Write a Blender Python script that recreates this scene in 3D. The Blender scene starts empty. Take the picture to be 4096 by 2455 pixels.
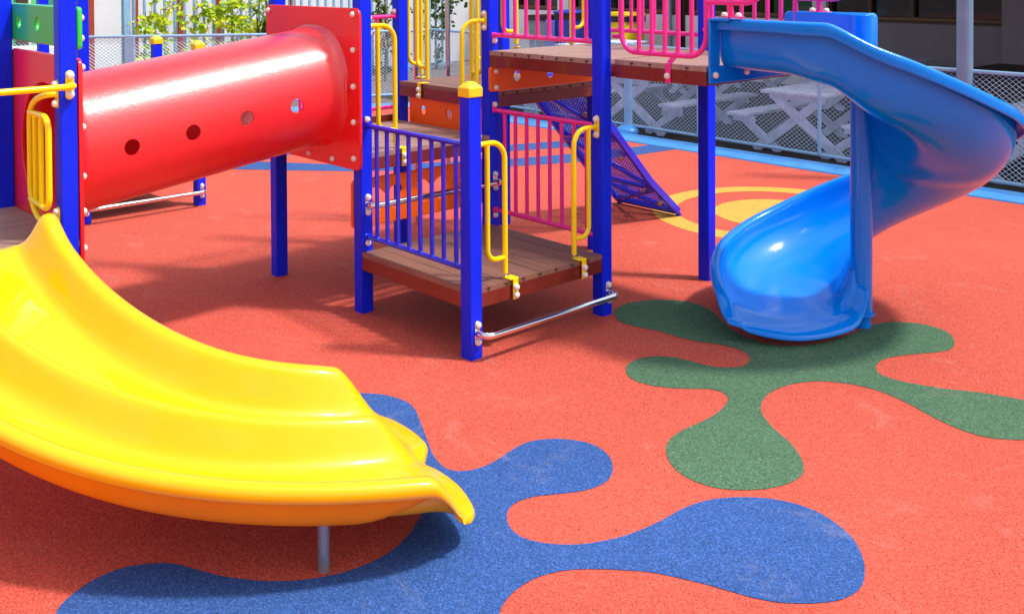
import bpy, bmesh, math, random
from math import sin, cos, pi, radians, sqrt
from mathutils import Vector, Matrix
random.seed(7)
sc = bpy.context.scene
COL = sc.collection

# ------------------------------------------------------------------ camera
cam_d = bpy.data.cameras.new("camera"); cam = bpy.data.objects.new("camera", cam_d); COL.objects.link(cam)
ca = Vector((0.6703272685, 0.7420469534, -0.0052604187)); cb = Vector((-0.0102617416, 0.0163576753, 0.9998135442)); cc = Vector((-0.7419946427, 0.6701483010, -0.0185796899))
M = Matrix.Identity(4)
for i in range(3):
    M[i][0] = ca[i]; M[i][1] = cb[i]; M[i][2] = -cc[i]
M[0][3], M[1][3], M[2][3] = 5.0681228, -3.3732179, 2.0183602
cam.matrix_world = M
cam_d.sensor_width = 36; cam_d.lens = 36.124232; cam_d.shift_y = -0.30958795; cam_d.clip_start = 0.05; cam_d.clip_end = 2000
sc.camera = cam
sc.render.resolution_x = 1024; sc.render.resolution_y = 613

# ------------------------------------------------------------------ materials
def ramp(nt, fac, stops):
    r = nt.nodes.new('ShaderNodeValToRGB')
    while len(r.color_ramp.elements) < len(stops): r.color_ramp.elements.new(0.5)
    for e, (p, c) in zip(r.color_ramp.elements, stops):
        e.position = p; e.color = (*c, 1)
    nt.links.new(fac, r.inputs[0]); return r.outputs[0]

def noise(nt, scale, detail=2, rough=0.5, vec=None, dist=0.0):
    n = nt.nodes.new('ShaderNodeTexNoise'); n.inputs['Scale'].default_value = scale
    n.inputs['Detail'].default_value = detail; n.inputs['Roughness'].default_value = rough; n.inputs['Distortion'].default_value = dist
    if vec is None:
        vec = geo_pos(nt)
    nt.links.new(vec, n.inputs['Vector']); return n.outputs['Fac']

def geo_pos(nt):
    g = nt.nodes.get('GEO') or nt.nodes.new('ShaderNodeNewGeometry'); g.name = 'GEO'
    return g.outputs['Position']

def mixc(nt, fac, a, b, mode='MIX'):
    m = nt.nodes.new('ShaderNodeMix'); m.data_type = 'RGBA'; m.blend_type = mode
    for s, v in ((m.inputs[0], fac), (m.inputs[6], a), (m.inputs[7], b)):
        if hasattr(v, 'links') or hasattr(v, 'is_linked'): nt.links.new(v, s)
        elif isinstance(v, (int, float)): s.default_value = v
        else: s.default_value = (*v, 1)
    return m.outputs[2]

def math_n(nt, op, a, b=None):
    m = nt.nodes.new('ShaderNodeMath'); m.operation = op
    for i, v in enumerate((a, b)):
        if v is None: continue
        if isinstance(v, (int, float)): m.inputs[i].default_value = v
        else: nt.links.new(v, m.inputs[i])
    return m.outputs[0]

def bump(nt, bsdf, h, strength=0.2, distance=0.01):
    b = nt.nodes.new('ShaderNodeBump'); b.inputs['Strength'].default_value = strength; b.inputs['Distance'].default_value = distance
    nt.links.new(h, b.inputs['Height']); nt.links.new(b.outputs[0], bsdf.inputs['Normal']); nt.links.new(b.outputs[0], bsdf.inputs['Coat Normal'])

MATS = {}
def mat(name, col, rough=0.4, metal=0.0, coat=0.0, bscale=0, bstr=0.1, bdist=0.004, var=0.0, vscale=3.0, dist=0.0, spec=None):
    m = bpy.data.materials.new(name); m.use_nodes = True; nt = m.node_tree; b = nt.nodes['Principled BSDF']
    b.inputs['Base Color'].default_value = (*col, 1); b.inputs['Roughness'].default_value = rough; b.inputs['Metallic'].default_value = metal
    b.inputs['Coat Weight'].default_value = coat; b.inputs['Coat Roughness'].default_value = 0.08
    if spec is not None: b.inputs['Specular IOR Level'].default_value = spec
    if var:
        n = noise(nt, vscale, 5, 0.65)
        c = ramp(nt, n, [(0.3, tuple(x * (1 - var) for x in col)), (0.7, tuple(min(1, x * (1 + var * 0.5) + 0.01 * var) for x in col))])
        nt.links.new(c, b.inputs['Base Color'])
        r = math_n(nt, 'ADD', math_n(nt, 'MULTIPLY', n, 0.25 * var + 0.12), rough - 0.06 - 0.12 * var)
        nt.links.new(r, b.inputs['Roughness'])
    if bscale:
        bump(nt, b, noise(nt, bscale, 3, 0.6, None, dist), bstr, bdist)
    MATS[name] = m; return m

blue_paint = mat('blue_paint', (0.003, 0.024, 0.86), 0.34, coat=0.0, spec=0.22, bscale=60, bstr=0.12, bdist=0.002, var=0.08)
blue_rail = mat('blue_rail_paint', (0.012, 0.022, 0.68), 0.22, coat=0.3, var=0.08)
red_plastic = mat('red_plastic', (0.86, 0.006, 0.010), 0.34, coat=1.0, bscale=30, bstr=0.26, bdist=0.004, var=0.05, dist=2.0)
red_plastic.node_tree.nodes['Principled BSDF'].inputs['Coat IOR'].default_value = 1.68
red_plastic.node_tree.nodes['Principled BSDF'].inputs['Coat Roughness'].default_value = 0.36
red_panel = mat('red_panel', (0.9, 0.014, 0.02), 0.3, coat=0.2, bscale=30, bstr=0.12, bdist=0.003, var=0.05, dist=1.0)
yellow_plastic = mat('yellow_plastic', (0.97, 0.475, 0.0), 0.3, coat=0.75, spec=0.15, bscale=7, bstr=0.12, bdist=0.01, var=0.04)
yellow_paint = mat('yellow_paint', (1.0, 0.72, 0.0), 0.25, coat=0.12, var=0.03, spec=0.35, vscale=9)
yellow_bounce = mat('yellow_bounce', (0.95, 0.30, 0.0), 0.5, bscale=38, bstr=0.3, bdist=0.004, var=0.08, dist=1.5, spec=0.2)  # yellow plastic with the orange bounce from the coral ground painted in
yellow_plastic.node_tree.nodes['Principled BSDF'].inputs['Coat Roughness'].default_value = 0.07
slide_coat = 0
cap_yellow = mat('cap_yellow', (0.92, 0.64, 0.012), 0.35, bscale=80, bstr=0.05)
slide_blue = mat('slide_blue', (0.0, 0.225, 0.86), 0.15, coat=0.25, bscale=34, bstr=0.16, bdist=0.004, var=0.05, dist=1.5, spec=0.25)
green_plastic = mat('green_plastic', (0.03, 0.62, 0.08), 0.25, coat=0.3, bscale=40, bstr=0.05)
orange_panel = mat('orange_panel', (1.0, 0.14, 0.0), 0.35, spec=0.35, bscale=50, bstr=0.08, var=0.06)
pink_paint = mat('pink_paint', (1.0, 0.035, 0.32), 0.25, coat=0.15, spec=0.35, var=0.08, vscale=8)
maroon_paint = mat('maroon_paint', (0.19, 0.022, 0.012), 0.3, coat=0.3, bscale=25, bstr=0.08, var=0.22, vscale=4)
chrome = mat('chrome', (0.8, 0.79, 0.78), 0.08, metal=1.0, var=0.04)
steel_dull = mat('dull_steel', (0.42, 0.41, 0.42), 0.42, metal=0.75, var=0.15, vscale=20)
cream_cap = mat('cream_cap', (0.82, 0.74, 0.66), 0.35, var=0.06, vscale=30)
dark_slot = mat('dark_slot', (0.01, 0.008, 0.007), 0.8)
board_end = mat('board_end', (0.30, 0.165, 0.115), 0.75, bscale=90, bstr=0.3, var=0.2, vscale=20)
purple_paint = mat('purple_paint', (0.02, 0.02, 0.68), 0.28, coat=0.3, var=0.1)
hold_tan = mat('hold_tan', (0.42, 0.2, 0.12), 0.5)
fence_paint = mat('fence_paint', (0.27, 0.47, 0.68), 0.35, coat=0.2, bscale=60, bstr=0.1, var=0.12, vscale=6)
wire_mat = mat('wire_galvanised', (0.4, 0.53, 0.68), 0.45, metal=0.2, var=0.1)
pole_grey = mat('pole_grey', (0.19, 0.31, 0.46), 0.3, coat=0.2, bscale=30, bstr=0.06, var=0.15, vscale=4)
kerb_blue = mat('kerb_blue', (0.07, 0.34, 0.85), 0.3, coat=0.25, bscale=18, bstr=0.15, var=0.2, vscale=5)
white_wood = mat('white_wood', (0.6, 0.62, 0.8), 0.6, bscale=35, bstr=0.25, var=0.32, vscale=7)
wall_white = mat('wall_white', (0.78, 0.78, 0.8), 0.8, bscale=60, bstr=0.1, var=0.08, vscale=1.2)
wall_painted_lit = mat('wall_painted_lit', (0.9, 0.9, 0.92), 0.8, bscale=60, bstr=0.1, var=0.05, vscale=1.2)  # lit stretch of the pale wall, its brightness put into the base colour
wall_shade = mat('wall_painted_shade', (0.27, 0.225, 0.25), 0.8, bscale=40, bstr=0.12, var=0.12, vscale=1.0)  # same pale wall under the roof, shade put into the base colour
frame_brown = mat('frame_brown', (0.07, 0.035, 0.02), 0.45, var=0.1)
frame_sill = mat('sill_brown', (0.16, 0.075, 0.025), 0.45, var=0.1)
rust_post = mat('rust_post', (0.42, 0.055, 0.02), 0.5, var=0.15)
bin_grey = mat('bin_grey', (0.3, 0.36, 0.38), 0.45, var=0.1)
bin_blue = mat('bin_blue', (0.03, 0.08, 0.55), 0.4)
bin_yellow = mat('bin_yellow', (0.85, 0.6, 0.0), 0.4)
bag_black = mat('bag_black', (0.012, 0.012, 0.014), 0.25, bscale=25, bstr=0.6, bdist=0.02)
board_lilac = mat('board_lilac', (0.2, 0.24, 0.75), 0.4)
pipe_grey = mat('pipe_grey', (0.42, 0.43, 0.46), 0.4)
pipe_blue = mat('pipe_blue', (0.05, 0.3, 0.5), 0.35)
sink_white = mat('sink_white', (0.75, 0.76, 0.74), 0.3)
dark_wood = mat('dark_wood', (0.045, 0.032, 0.026), 0.55, bscale=20, bstr=0.3, var=0.25)
roof_mat = mat('roof_metal', (0.3, 0.3, 0.32), 0.6)
bark = mat('bark', (0.16, 0.1, 0.06), 0.85, bscale=40, bstr=0.6, var=0.3, vscale=12)
dry_leaf = mat('dry_leaf', (0.42, 0.24, 0.11), 0.7, var=0.3, vscale=10)
green_wall = mat('green_wall', (0.12, 0.62, 0.24), 0.8, bscale=40, bstr=0.5, bdist=0.01, var=0.15)

def leaf_material(name, c1, c2):
    m = bpy.data.materials.new(name); m.use_nodes = True; nt = m.node_tree; b = nt.nodes['Principled BSDF']
    c = ramp(nt, noise(nt, 6, 3), [(0.35, c1), (0.65, c2)]); nt.links.new(c, b.inputs['Base Color']); b.inputs['Roughness'].default_value = 0.45
    t = nt.nodes.new('ShaderNodeBsdfTranslucent'); nt.links.new(c, t.inputs['Color'])
    mx = nt.nodes.new('ShaderNodeMixShader'); mx.inputs[0].default_value = 0.35
    nt.links.new(b.outputs[0], mx.inputs[1]); nt.links.new(t.outputs[0], mx.inputs[2]); nt.links.new(mx.outputs[0], nt.nodes['Material Output'].inputs[0])
    return m
leaf_lime = leaf_material('leaf_lime', (0.3, 0.55, 0.01), (0.85, 0.85, 0.04))
leaf_dark = leaf_material('leaf_dark', (0.015, 0.06, 0.008), (0.09, 0.22, 0.02))
leaf_broad = leaf_material('leaf_broad', (0.1, 0.26, 0.02), (0.42, 0.55, 0.06))

def rubber(name, c, dark=0.45, light=1.35, stain=0.12):
    """granulated rubber surfacing: millimetre crumbs, faint seams and stains"""
    m = bpy.data.materials.new(name); m.use_nodes = True; nt = m.node_tree; b = nt.nodes['Principled BSDF']
    b.inputs['Roughness'].default_value = 0.85; b.inputs['Specular IOR Level'].default_value = 0.3
    v = nt.nodes.new('ShaderNodeTexVoronoi'); v.inputs['Scale'].default_value = 210; nt.links.new(geo_pos(nt), v.inputs['Vector'])
    sep = nt.nodes.new('ShaderNodeSeparateColor'); nt.links.new(v.outputs['Color'], sep.inputs[0])
    n2 = noise(nt, 130, 3, 0.7)
    f = math_n(nt, 'ADD', math_n(nt, 'MULTIPLY', sep.outputs[0], 0.5), math_n(nt, 'MULTIPLY', n2, 0.5))
    L = lambda k: tuple(min(1, x * k) for x in c)
    col = ramp(nt, f, [(0.2, L(dark)), (0.4, L(0.9)), (0.58, L(1.08)), (0.8, tuple(min(1, x * light + 0.03) for x in c))])
    big = ramp(nt, noise(nt, 0.55, 6, 0.6), [(0.3, (1 - stain,) * 3), (0.7, (1.0,) * 3)])
    col = mixc(nt, 1.0, col, big, 'MULTIPLY')
    spots = ramp(nt, noise(nt, 5.5, 6, 0.75), [(0.0, (1, 1, 1)), (0.62, (1, 1, 1)), (0.76, (0.82, 0.80, 0.80))])
    col = mixc(nt, 1.0, col, spots, 'MULTIPLY')
    scuff = noise(nt, 1.7, 8, 0.8, None, 1.5); col = mixc(nt, ramp(nt, scuff, [(0.56, (0, 0, 0)), (0.7, (0.16, 0.16, 0.16))]), col, (0.5, 0.42, 0.38))
    sp2 = nt.nodes.new('ShaderNodeTexVoronoi'); sp2.inputs['Scale'].default_value = 9; nt.links.new(geo_pos(nt), sp2.inputs['Vector'])
    col = mixc(nt, 1.0, col, ramp(nt, sp2.outputs['Distance'], [(0.0, (0.35,) * 3), (0.035, (0.45,) * 3), (0.05, (1,) * 3)]), 'MULTIPLY')
    nt.links.new(col, b.inputs['Base Color'])
    bump(nt, b, f, 0.7, 0.003)
    return m
rub_red = rubber('rubber_coral', (0.6, 0.088, 0.052), 0.45, 1.35, 0.2)
rub_blue = rubber('rubber_blue', (0.028, 0.09, 0.30), 0.5, 1.6, 0.22)
rub_green = rubber('rubber_green', (0.068, 0.15, 0.078), 0.42, 1.7, 0.22)
rub_yellow = rubber('rubber_yellow', (0.72, 0.36, 0.055))

def paving_mat():
    m = bpy.data.materials.new('brick_paving'); m.use_nodes = True; nt = m.node_tree; b = nt.nodes['Principled BSDF']; b.inputs['Roughness'].default_value = 0.8
    br = nt.nodes.new('ShaderNodeTexBrick'); br.inputs['Scale'].default_value = 4.5
    br.inputs['Color1'].default_value = (0.17, 0.13, 0.12, 1); br.inputs['Color2'].default_value = (0.24, 0.18, 0.165, 1); br.inputs['Mortar'].default_value = (0.06, 0.055, 0.05, 1)
    br.inputs['Mortar Size'].default_value = 0.03
    nt.links.new(geo_pos(nt), br.inputs['Vector'])
    st = ramp(nt, noise(nt, 2.0, 6, 0.7), [(0.3, (0.65,) * 3), (0.7, (1.1,) * 3)])
    nt.links.new(mixc(nt, 1.0, br.outputs['Color'], st, 'MULTIPLY'), b.inputs['Base Color'])
    bump(nt, b, br.outputs['Fac'], -0.4, 0.01)
    return m
paving = paving_mat()
painted_shade = mat('painted_shade', (0.035, 0.026, 0.022), 0.8, bscale=25, bstr=0.3, var=0.3, vscale=3)  # near-black base colour paints the deep shade behind the tables

def deck_mat(name, axis, col=(0.225, 0.095, 0.058), pale=0.08):
    """wood-plastic decking: fine ribs running along each board"""
    m = bpy.data.materials.new(name); m.use_nodes = True; nt = m.node_tree; b = nt.nodes['Principled BSDF']; b.inputs['Roughness'].default_value = 0.5
    sx = nt.nodes.new('ShaderNodeSeparateXYZ'); nt.links.new(geo_pos(nt), sx.inputs[0])
    w = math_n(nt, 'SINE', math_n(nt, 'MULTIPLY', sx.outputs[1 - axis], 2 * pi / 0.0125))
    w = math_n(nt, 'ADD', math_n(nt, 'MULTIPLY', w, 0.5), 0.5)
    stv = nt.nodes.new('ShaderNodeMapping'); stv.inputs['Scale'].default_value = (2, 30, 1) if axis == 0 else (30, 2, 1); nt.links.new(geo_pos(nt), stv.inputs[0])
    g = noise(nt, 1.5, 6, 0.65, stv.outputs[0])
    c = ramp(nt, g, [(0.3, tuple(x * 0.72 for x in col)), (0.7, tuple(x * 1.3 for x in col))])
    gn = nt.nodes['GEO']; sn = nt.nodes.new('ShaderNodeSeparateXYZ'); nt.links.new(gn.outputs['Normal'], sn.inputs[0]); up = math_n(nt, 'GREATER_THAN', sn.outputs[2], 0.6)
    c = mixc(nt, up, c, mixc(nt, 1.0, c, ramp(nt, w, [(0.0, (0.5,) * 3), (0.35, (1,) * 3)]), 'MULTIPLY')); w = math_n(nt, 'MULTIPLY', w, up)
    c = mixc(nt, math_n(nt, 'MULTIPLY', noise(nt, 3, 4, 0.7), pale), c, (0.5, 0.38, 0.33))
    nt.links.new(c, b.inputs['Base Color']); bump(nt, b, w, 0.6, 0.0015)
    return m
deck_x = deck_mat('deck_boards_x', 0); deck_y = deck_mat('deck_boards_y', 1, (0.36, 0.2, 0.15), 0.2)

def glass_dark():
    m = bpy.data.materials.new('window_glass'); m.use_nodes = True; nt = m.node_tree; b = nt.nodes['Principled BSDF']
    b.inputs['Base Color'].default_value = (0.006, 0.006, 0.008, 1); b.inputs['Roughness'].default_value = 0.06
    bump(nt, b, noise(nt, 3, 2), 0.06, 0.02); return m
glass = glass_dark()

# ------------------------------------------------------------------ mesh builder
class MB:
    def __init__(s): s.v = []; s.f = []; s.m = []; s.mats = []
    def mi(s, m):
        if m not in s.mats: s.mats.append(m)
        return s.mats.index(m)
    def add(s, vs, fs, m):
        o = len(s.v); k = s.mi(m); s.v += [tuple(v) for v in vs]
        for f in fs: s.f.append(tuple(i + o for i in f)); s.m.append(k)
    def box(s, a, b, m):
        x0, y0, z0 = a; x1, y1, z1 = b
        s.add([(x0, y0, z0), (x1, y0, z0), (x1, y1, z0), (x0, y1, z0), (x0, y0, z1), (x1, y0, z1), (x1, y1, z1), (x0, y1, z1)],
              [(0, 3, 2, 1), (4, 5, 6, 7), (0, 1, 5, 4), (1, 2, 6, 5), (2, 3, 7, 6), (3, 0, 4, 7)], m)
    def obox(s, c, ax, ay, az, m):
        c = Vector(c); ax = Vector(ax); ay = Vector(ay); az = Vector(az); vs = []
        for k in (-1, 1):
            for (i, j) in ((-1, -1), (1, -1), (1, 1), (-1, 1)): vs.append(c + ax * i + ay * j + az * k)
        s.add(vs, [(0, 3, 2, 1), (4, 5, 6, 7), (0, 1, 5, 4), (1, 2, 6, 5), (2, 3, 7, 6), (3, 0, 4, 7)], m)
    def bar(s, p, q, w, h, m, up=(0, 0, 1)):
        p = Vector(p); q = Vector(q); d = (q - p); L = d.length; d.normalize(); sd = d.cross(Vector(up))
        if sd.length < 1e-4: sd = d.cross(Vector((1, 0, 0)))
        sd.normalize(); u = sd.cross(d); s.obox((p + q) / 2, d * L / 2, sd * w / 2, u * h / 2, m)
    def tube(s, path, r, m, n=12, cap=True):
        P = [Vector(p) for p in path]; N = len(P); rs = r if isinstance(r, (list, tuple)) else [r] * N
        t0 = (P[1] - P[0]).normalized(); u = t0.cross(Vector((0, 0, 1)))
        if u.length < 0.05: u = t0.cross(Vector((1, 0, 0)))
        u.normalize(); vs = []; fs = []
        for i in range(N):
            t = ((P[min(i + 1, N - 1)] - P[i]).normalized() + (P[i] - P[max(i - 1, 0)]).normalized())
            t.normalize(); u = (u - t * u.dot(t)).normalized(); w = t.cross(u)
            for k in range(n):
                a = 2 * pi * k / n; vs.append(P[i] + (u * cos(a) + w * sin(a)) * rs[i])
        for i in range(N - 1):
            for k in range(n):
                k2 = (k + 1) % n; fs.append((i * n + k, i * n + k2, (i + 1) * n + k2, (i + 1) * n + k))
        if cap: fs.append(tuple(range(n - 1, -1, -1))); fs.append(tuple((N - 1) * n + k for k in range(n)))
        s.add(vs, fs, m)
    def sphere(s, c, r, m, n=10, k=6, sq=(1, 1, 1)):
        vs = []; fs = []
        for i in range(k + 1):
            th = pi * i / k
            for j in range(n):
                a = 2 * pi * j / n; vs.append((c[0] + r * sq[0] * sin(th) * cos(a), c[1] + r * sq[1] * sin(th) * sin(a), c[2] + r * sq[2] * cos(th)))
        for i in range(k):
            for j in range(n):
                j2 = (j + 1) % n; fs.append((i * n + j, (i + 1) * n + j, (i + 1) * n + j2, i * n + j2))
        s.add(vs, fs, m)

WORLD = {}
def build(name, mb, parent=None, bev=0, smooth=30, off=None):
    base = WORLD[parent.name] if parent is not None else (Vector(off) if off is not None else Vector((0, 0, 0)))
    me = bpy.data.meshes.new(name); me.from_pydata([tuple(Vector(v) - base) for v in mb.v], [], mb.f)
    for m in mb.mats: me.materials.append(m)
    me.polygons.foreach_set('material_index', mb.m)
    me.polygons.foreach_set('use_smooth', [True] * len(me.polygons)); me.update(); me.validate()
    me.set_sharp_from_angle(angle=radians(smooth))
    o = bpy.data.objects.new(name, me); COL.objects.link(o)
    if parent is not None: o.parent = parent
    else: o.location = base
    WORLD[o.name] = base
    if bev:
        b = o.modifiers.new('bevel', 'BEVEL'); b.width = bev; b.segments = 2; b.limit_method = 'ANGLE'; b.angle_limit = radians(40)
    return o
def tag(o, label=None, cat=None, group=None, kind=None):
    if label: o['label'] = label
    if cat: o['category'] = cat
    if group: o['group'] = group
    if kind: o['kind'] = kind
    return o
def thing(name, loc, label, cat, group=None):
    o = bpy.data.objects.new(name, None); COL.objects.link(o); o.location = loc; WORLD[o.name] = Vector(loc); o.empty_display_size = 0.1
    return tag(o, label, cat, group)
def fillet(pts, r, n=6, closed=False):
    P = [Vector(p) for p in pts]; out = []; N = len(P)
    rr = r if isinstance(r, (list, tuple)) else [r] * N
    for i in range(N):
        if not closed and i in (0, N - 1): out.append(P[i]); continue
        a = P[i - 1]; b = P[i]; c = P[(i + 1) % N]
        d1 = (a - b); d2 = (c - b); l = min(rr[i], d1.length * 0.499, d2.length * 0.499); d1.normalize(); d2.normalize()
        s_ = b + d1 * l; e = b + d2 * l
        # quadratic/cubic blend close to an arc
        for k in range(n + 1):
            t = k / n; out.append(((1 - t) ** 3) * s_ + 3 * (1 - t) ** 2 * t * (s_ + (b - s_) * 0.56) + 3 * (1 - t) * t * t * (e + (b - e) * 0.56) + t ** 3 * e)
    return out

# dome-shaped cream bolt covers, one shared mesh
def bolt_mesh():
    mb = MB(); n = 14; prof = [(0.0, 0.024), (0.008, 0.0232), (0.015, 0.0195), (0.0195, 0.0135), (0.0212, 0.006), (0.0205, 0.0)]
    vs = [(0, 0, prof[0][1])]; fs = []
    for (r, z) in prof[1:]:
        for k in range(n): vs.append((r * cos(2 * pi * k / n), r * sin(2 * pi * k / n), z))
    for k in range(n): fs.append((0, 1 + k, 1 + (k + 1) % n))
    for i in range(len(prof) - 2):
        for k in range(n):
            a = 1 + i * n + k; b = 1 + i * n + (k + 1) % n; fs.append((a, a + n, b + n, b))
    me = bpy.data.meshes.new('bolt_cap'); me.from_pydata(vs, [], fs); me.materials.append(cream_cap)
    me.polygons.foreach_set('use_smooth', [True] * len(me.polygons)); return me
BOLT = bolt_mesh()
def bolt(parent, p, n, s=1.0):
    o = bpy.data.objects.new('bolt_cap', BOLT); COL.objects.link(o); o.parent = parent
    o.location = Vector(p) - WORLD[parent.name]; o.rotation_mode = 'QUATERNION'; o.rotation_quaternion = Vector((0, 0, 1)).rotation_difference(Vector(n)); o.scale = (s * 0.86, s * 0.86, s * 0.86)
    return o
def circle(cx, cy, r, n=24, ry=None): return [(cx + r * cos(2 * pi * k / n), cy + (ry or r) * sin(2 * pi * k / n)) for k in range(n)]
def rrect(x0, y0, x1, y1, r=0.03): return [(p.x, p.y) for p in fillet([(x0, y0, 0), (x1, y0, 0), (x1, y1, 0), (x0, y1, 0)], r * 1.0, 5, True)]
def panel(name, loops, O, U, V, t, m, parent, bev=0.005):
    """flat board with holes: filled 2D outline given in (u, v), extruded by t along U x V"""
    cu = bpy.data.curves.new(name, 'CURVE'); cu.dimensions = '2D'; cu.fill_mode = 'BOTH'; cu.extrude = t / 2 - bev; cu.bevel_depth = bev; cu.bevel_resolution = 2; cu.offset = -bev
    for L in loops:
        s = cu.splines.new('POLY'); s.points.add(len(L) - 1); s.use_cyclic_u = True
        for p, q in zip(s.points, L): p.co = (q[0], q[1], 0, 1)
    o = bpy.data.objects.new(name, cu); COL.objects.link(o); bpy.context.view_layer.update()
    me = bpy.data.meshes.new_from_object(o.evaluated_get(bpy.context.evaluated_depsgraph_get())); bpy.data.objects.remove(o)
    U = Vector(U); V = Vector(V); Nn = U.cross(V); base = WORLD[parent.name]
    for v in me.vertices: v.co = Vector(O) + U * v.co.x + V * v.co.y + Nn * v.co.z - base
    me.materials.clear(); me.materials.append(m)
    me.polygons.foreach_set('use_smooth', [True] * len(me.polygons)); me.set_sharp_from_angle(angle=radians(35))
    me.name = name; o = bpy.data.objects.new(name, me); COL.objects.link(o); o.parent = parent; WORLD[o.name] = base
    return o
def copy_tree(o, parent=None):
    c = o.copy(); COL.objects.link(c); c.parent = parent
    for ch in list(o.children): copy_tree(ch, c)
    return c
def sheet(name, pts, z, m, kind='structure', parent=None):
    bm = bmesh.new(); vs = [bm.verts.new((x, y, z)) for x, y in pts]
    es = [bm.edges.new((vs[i], vs[(i + 1) % len(vs)])) for i in range(len(vs))]
    bmesh.ops.triangle_fill(bm, use_beauty=True, edges=es)
    bm.normal_update()
    for f in bm.faces:
        if f.normal.z < 0: f.normal_flip()
    me = bpy.data.meshes.new(name); bm.to_mesh(me); bm.free(); me.materials.append(m)
    o = bpy.data.objects.new(name, me); COL.objects.link(o)
    if kind: o['kind'] = kind
    return o
def catmull(P, k=4):
    out = []; N = len(P)
    for i in range(N):
        a, b, c, d = (Vector((*P[(i + j - 1) % N], 0)) for j in range(4))
        for q in range(k):
            t = q / k; v = 0.5 * ((2 * b) + (c - a) * t + (2 * a - 5 * b + 4 * c - d) * t * t + (3 * b - a - 3 * c + d) * t ** 3); out.append((v.x, v.y))
    return out
# ------------------------------------------------------------------ world and light
w = bpy.data.worlds.new("World"); sc.world = w; w.use_nodes = True; nt = w.node_tree; bg = nt.nodes['Background']
sky = nt.nodes.new('ShaderNodeTexSky'); sky.sky_type = 'NISHITA'; sky.sun_disc = False
SUN = Vector((0.45, 0.33, 1.0)).normalized()
el = math.asin(SUN.z); sky.sun_elevation = el; sky.sun_rotation = math.atan2(SUN.x, SUN.y); sky.dust_density = 2.0; sky.air_density = 1.0
tc = nt.nodes.new('ShaderNodeTexCoord')
cn = noise(nt, 2.2, 7, 0.6, tc.outputs['Generated'], 0.4)
cf = ramp(nt, cn, [(0.42, (0, 0, 0)), (0.62, (1, 1, 1))])
mx = mixc(nt, math_n(nt, 'MULTIPLY', cf, 0.75), sky.outputs[0], (8.6, 8.7, 9.2))
# hazy bright sky around the sun
vd = nt.nodes.new('ShaderNodeVectorMath'); vd.operation = 'DOT_PRODUCT'; nt.links.new(tc.outputs['Generated'], vd.inputs[0]); vd.inputs[1].default_value = tuple(SUN)
gl = math_n(nt, 'POWER', math_n(nt, 'MAXIMUM', vd.outputs['Value'], 0.0), 12.0)
mx = mixc(nt, 1.0, mx, mixc(nt, gl, (0.0, 0.0, 0.0), (17.0, 16.6, 16.0)), 'ADD')
nt.links.new(mx, bg.inputs['Color']); bg.inputs['Strength'].default_value = 0.15
sd = bpy.data.lights.new('sun', 'SUN'); sd.energy = 3.9; sd.angle = radians(5.0); sd.color = (1.0, 0.96, 0.9)
so = bpy.data.objects.new('sun', sd); COL.objects.link(so); so.rotation_mode = 'QUATERNION'; so.rotation_quaternion = Vector((0, 0, 1)).rotation_difference(SUN); so.location = SUN * 20
sc.view_settings.view_transform = 'Standard'; sc.view_settings.look = 'None'; sc.view_settings.exposure = 0

# ------------------------------------------------------------------ ground
mb = MB(); mb.box((-400, -400, -0.5), (400, 400, -0.1), paving); tag(build('pavement', mb), kind='structure')
FL = [(-7.45, 6.12), (-8.45, 4.05), (-9.9, 1.9), (-11.2, -0.2), (-15.0, -7.0)]   # line of the left fence
play = [(14, -14), (14, 5.70), (-7.4, 5.74)] + [(x + 0.35, y) for x, y in FL[1:]] + [(-14.6, -14)]
mb = MB(); mb.add([(-9.5, 6.5, -0.096), (9.5, 6.5, -0.096), (9.5, 12.98, -0.096), (-9.5, 12.98, -0.096)], [(0, 1, 2, 3)], painted_shade); tag(build('painted_shade_sheet', mb), kind='structure')  # dark sheet added over the paving to deepen the shade around the tables
o = sheet('playground_surface', play, 0.0, rub_red)
mb = MB(); mb.box((-7.55, 5.70, -0.2), (14, 6.10, 0.022), kerb_blue); tag(build('kerb', mb, bev=0.02), kind='structure')
mb = MB()
for (p, q) in zip(FL[:-1], FL[1:]): mb.bar((p[0] + 0.15, p[1], -0.09), (q[0] + 0.15, q[1], -0.09), 0.4, 0.225, kerb_blue)
tag(build('kerb', mb, bev=0.02), kind='structure')
exec_blobs = None
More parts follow.
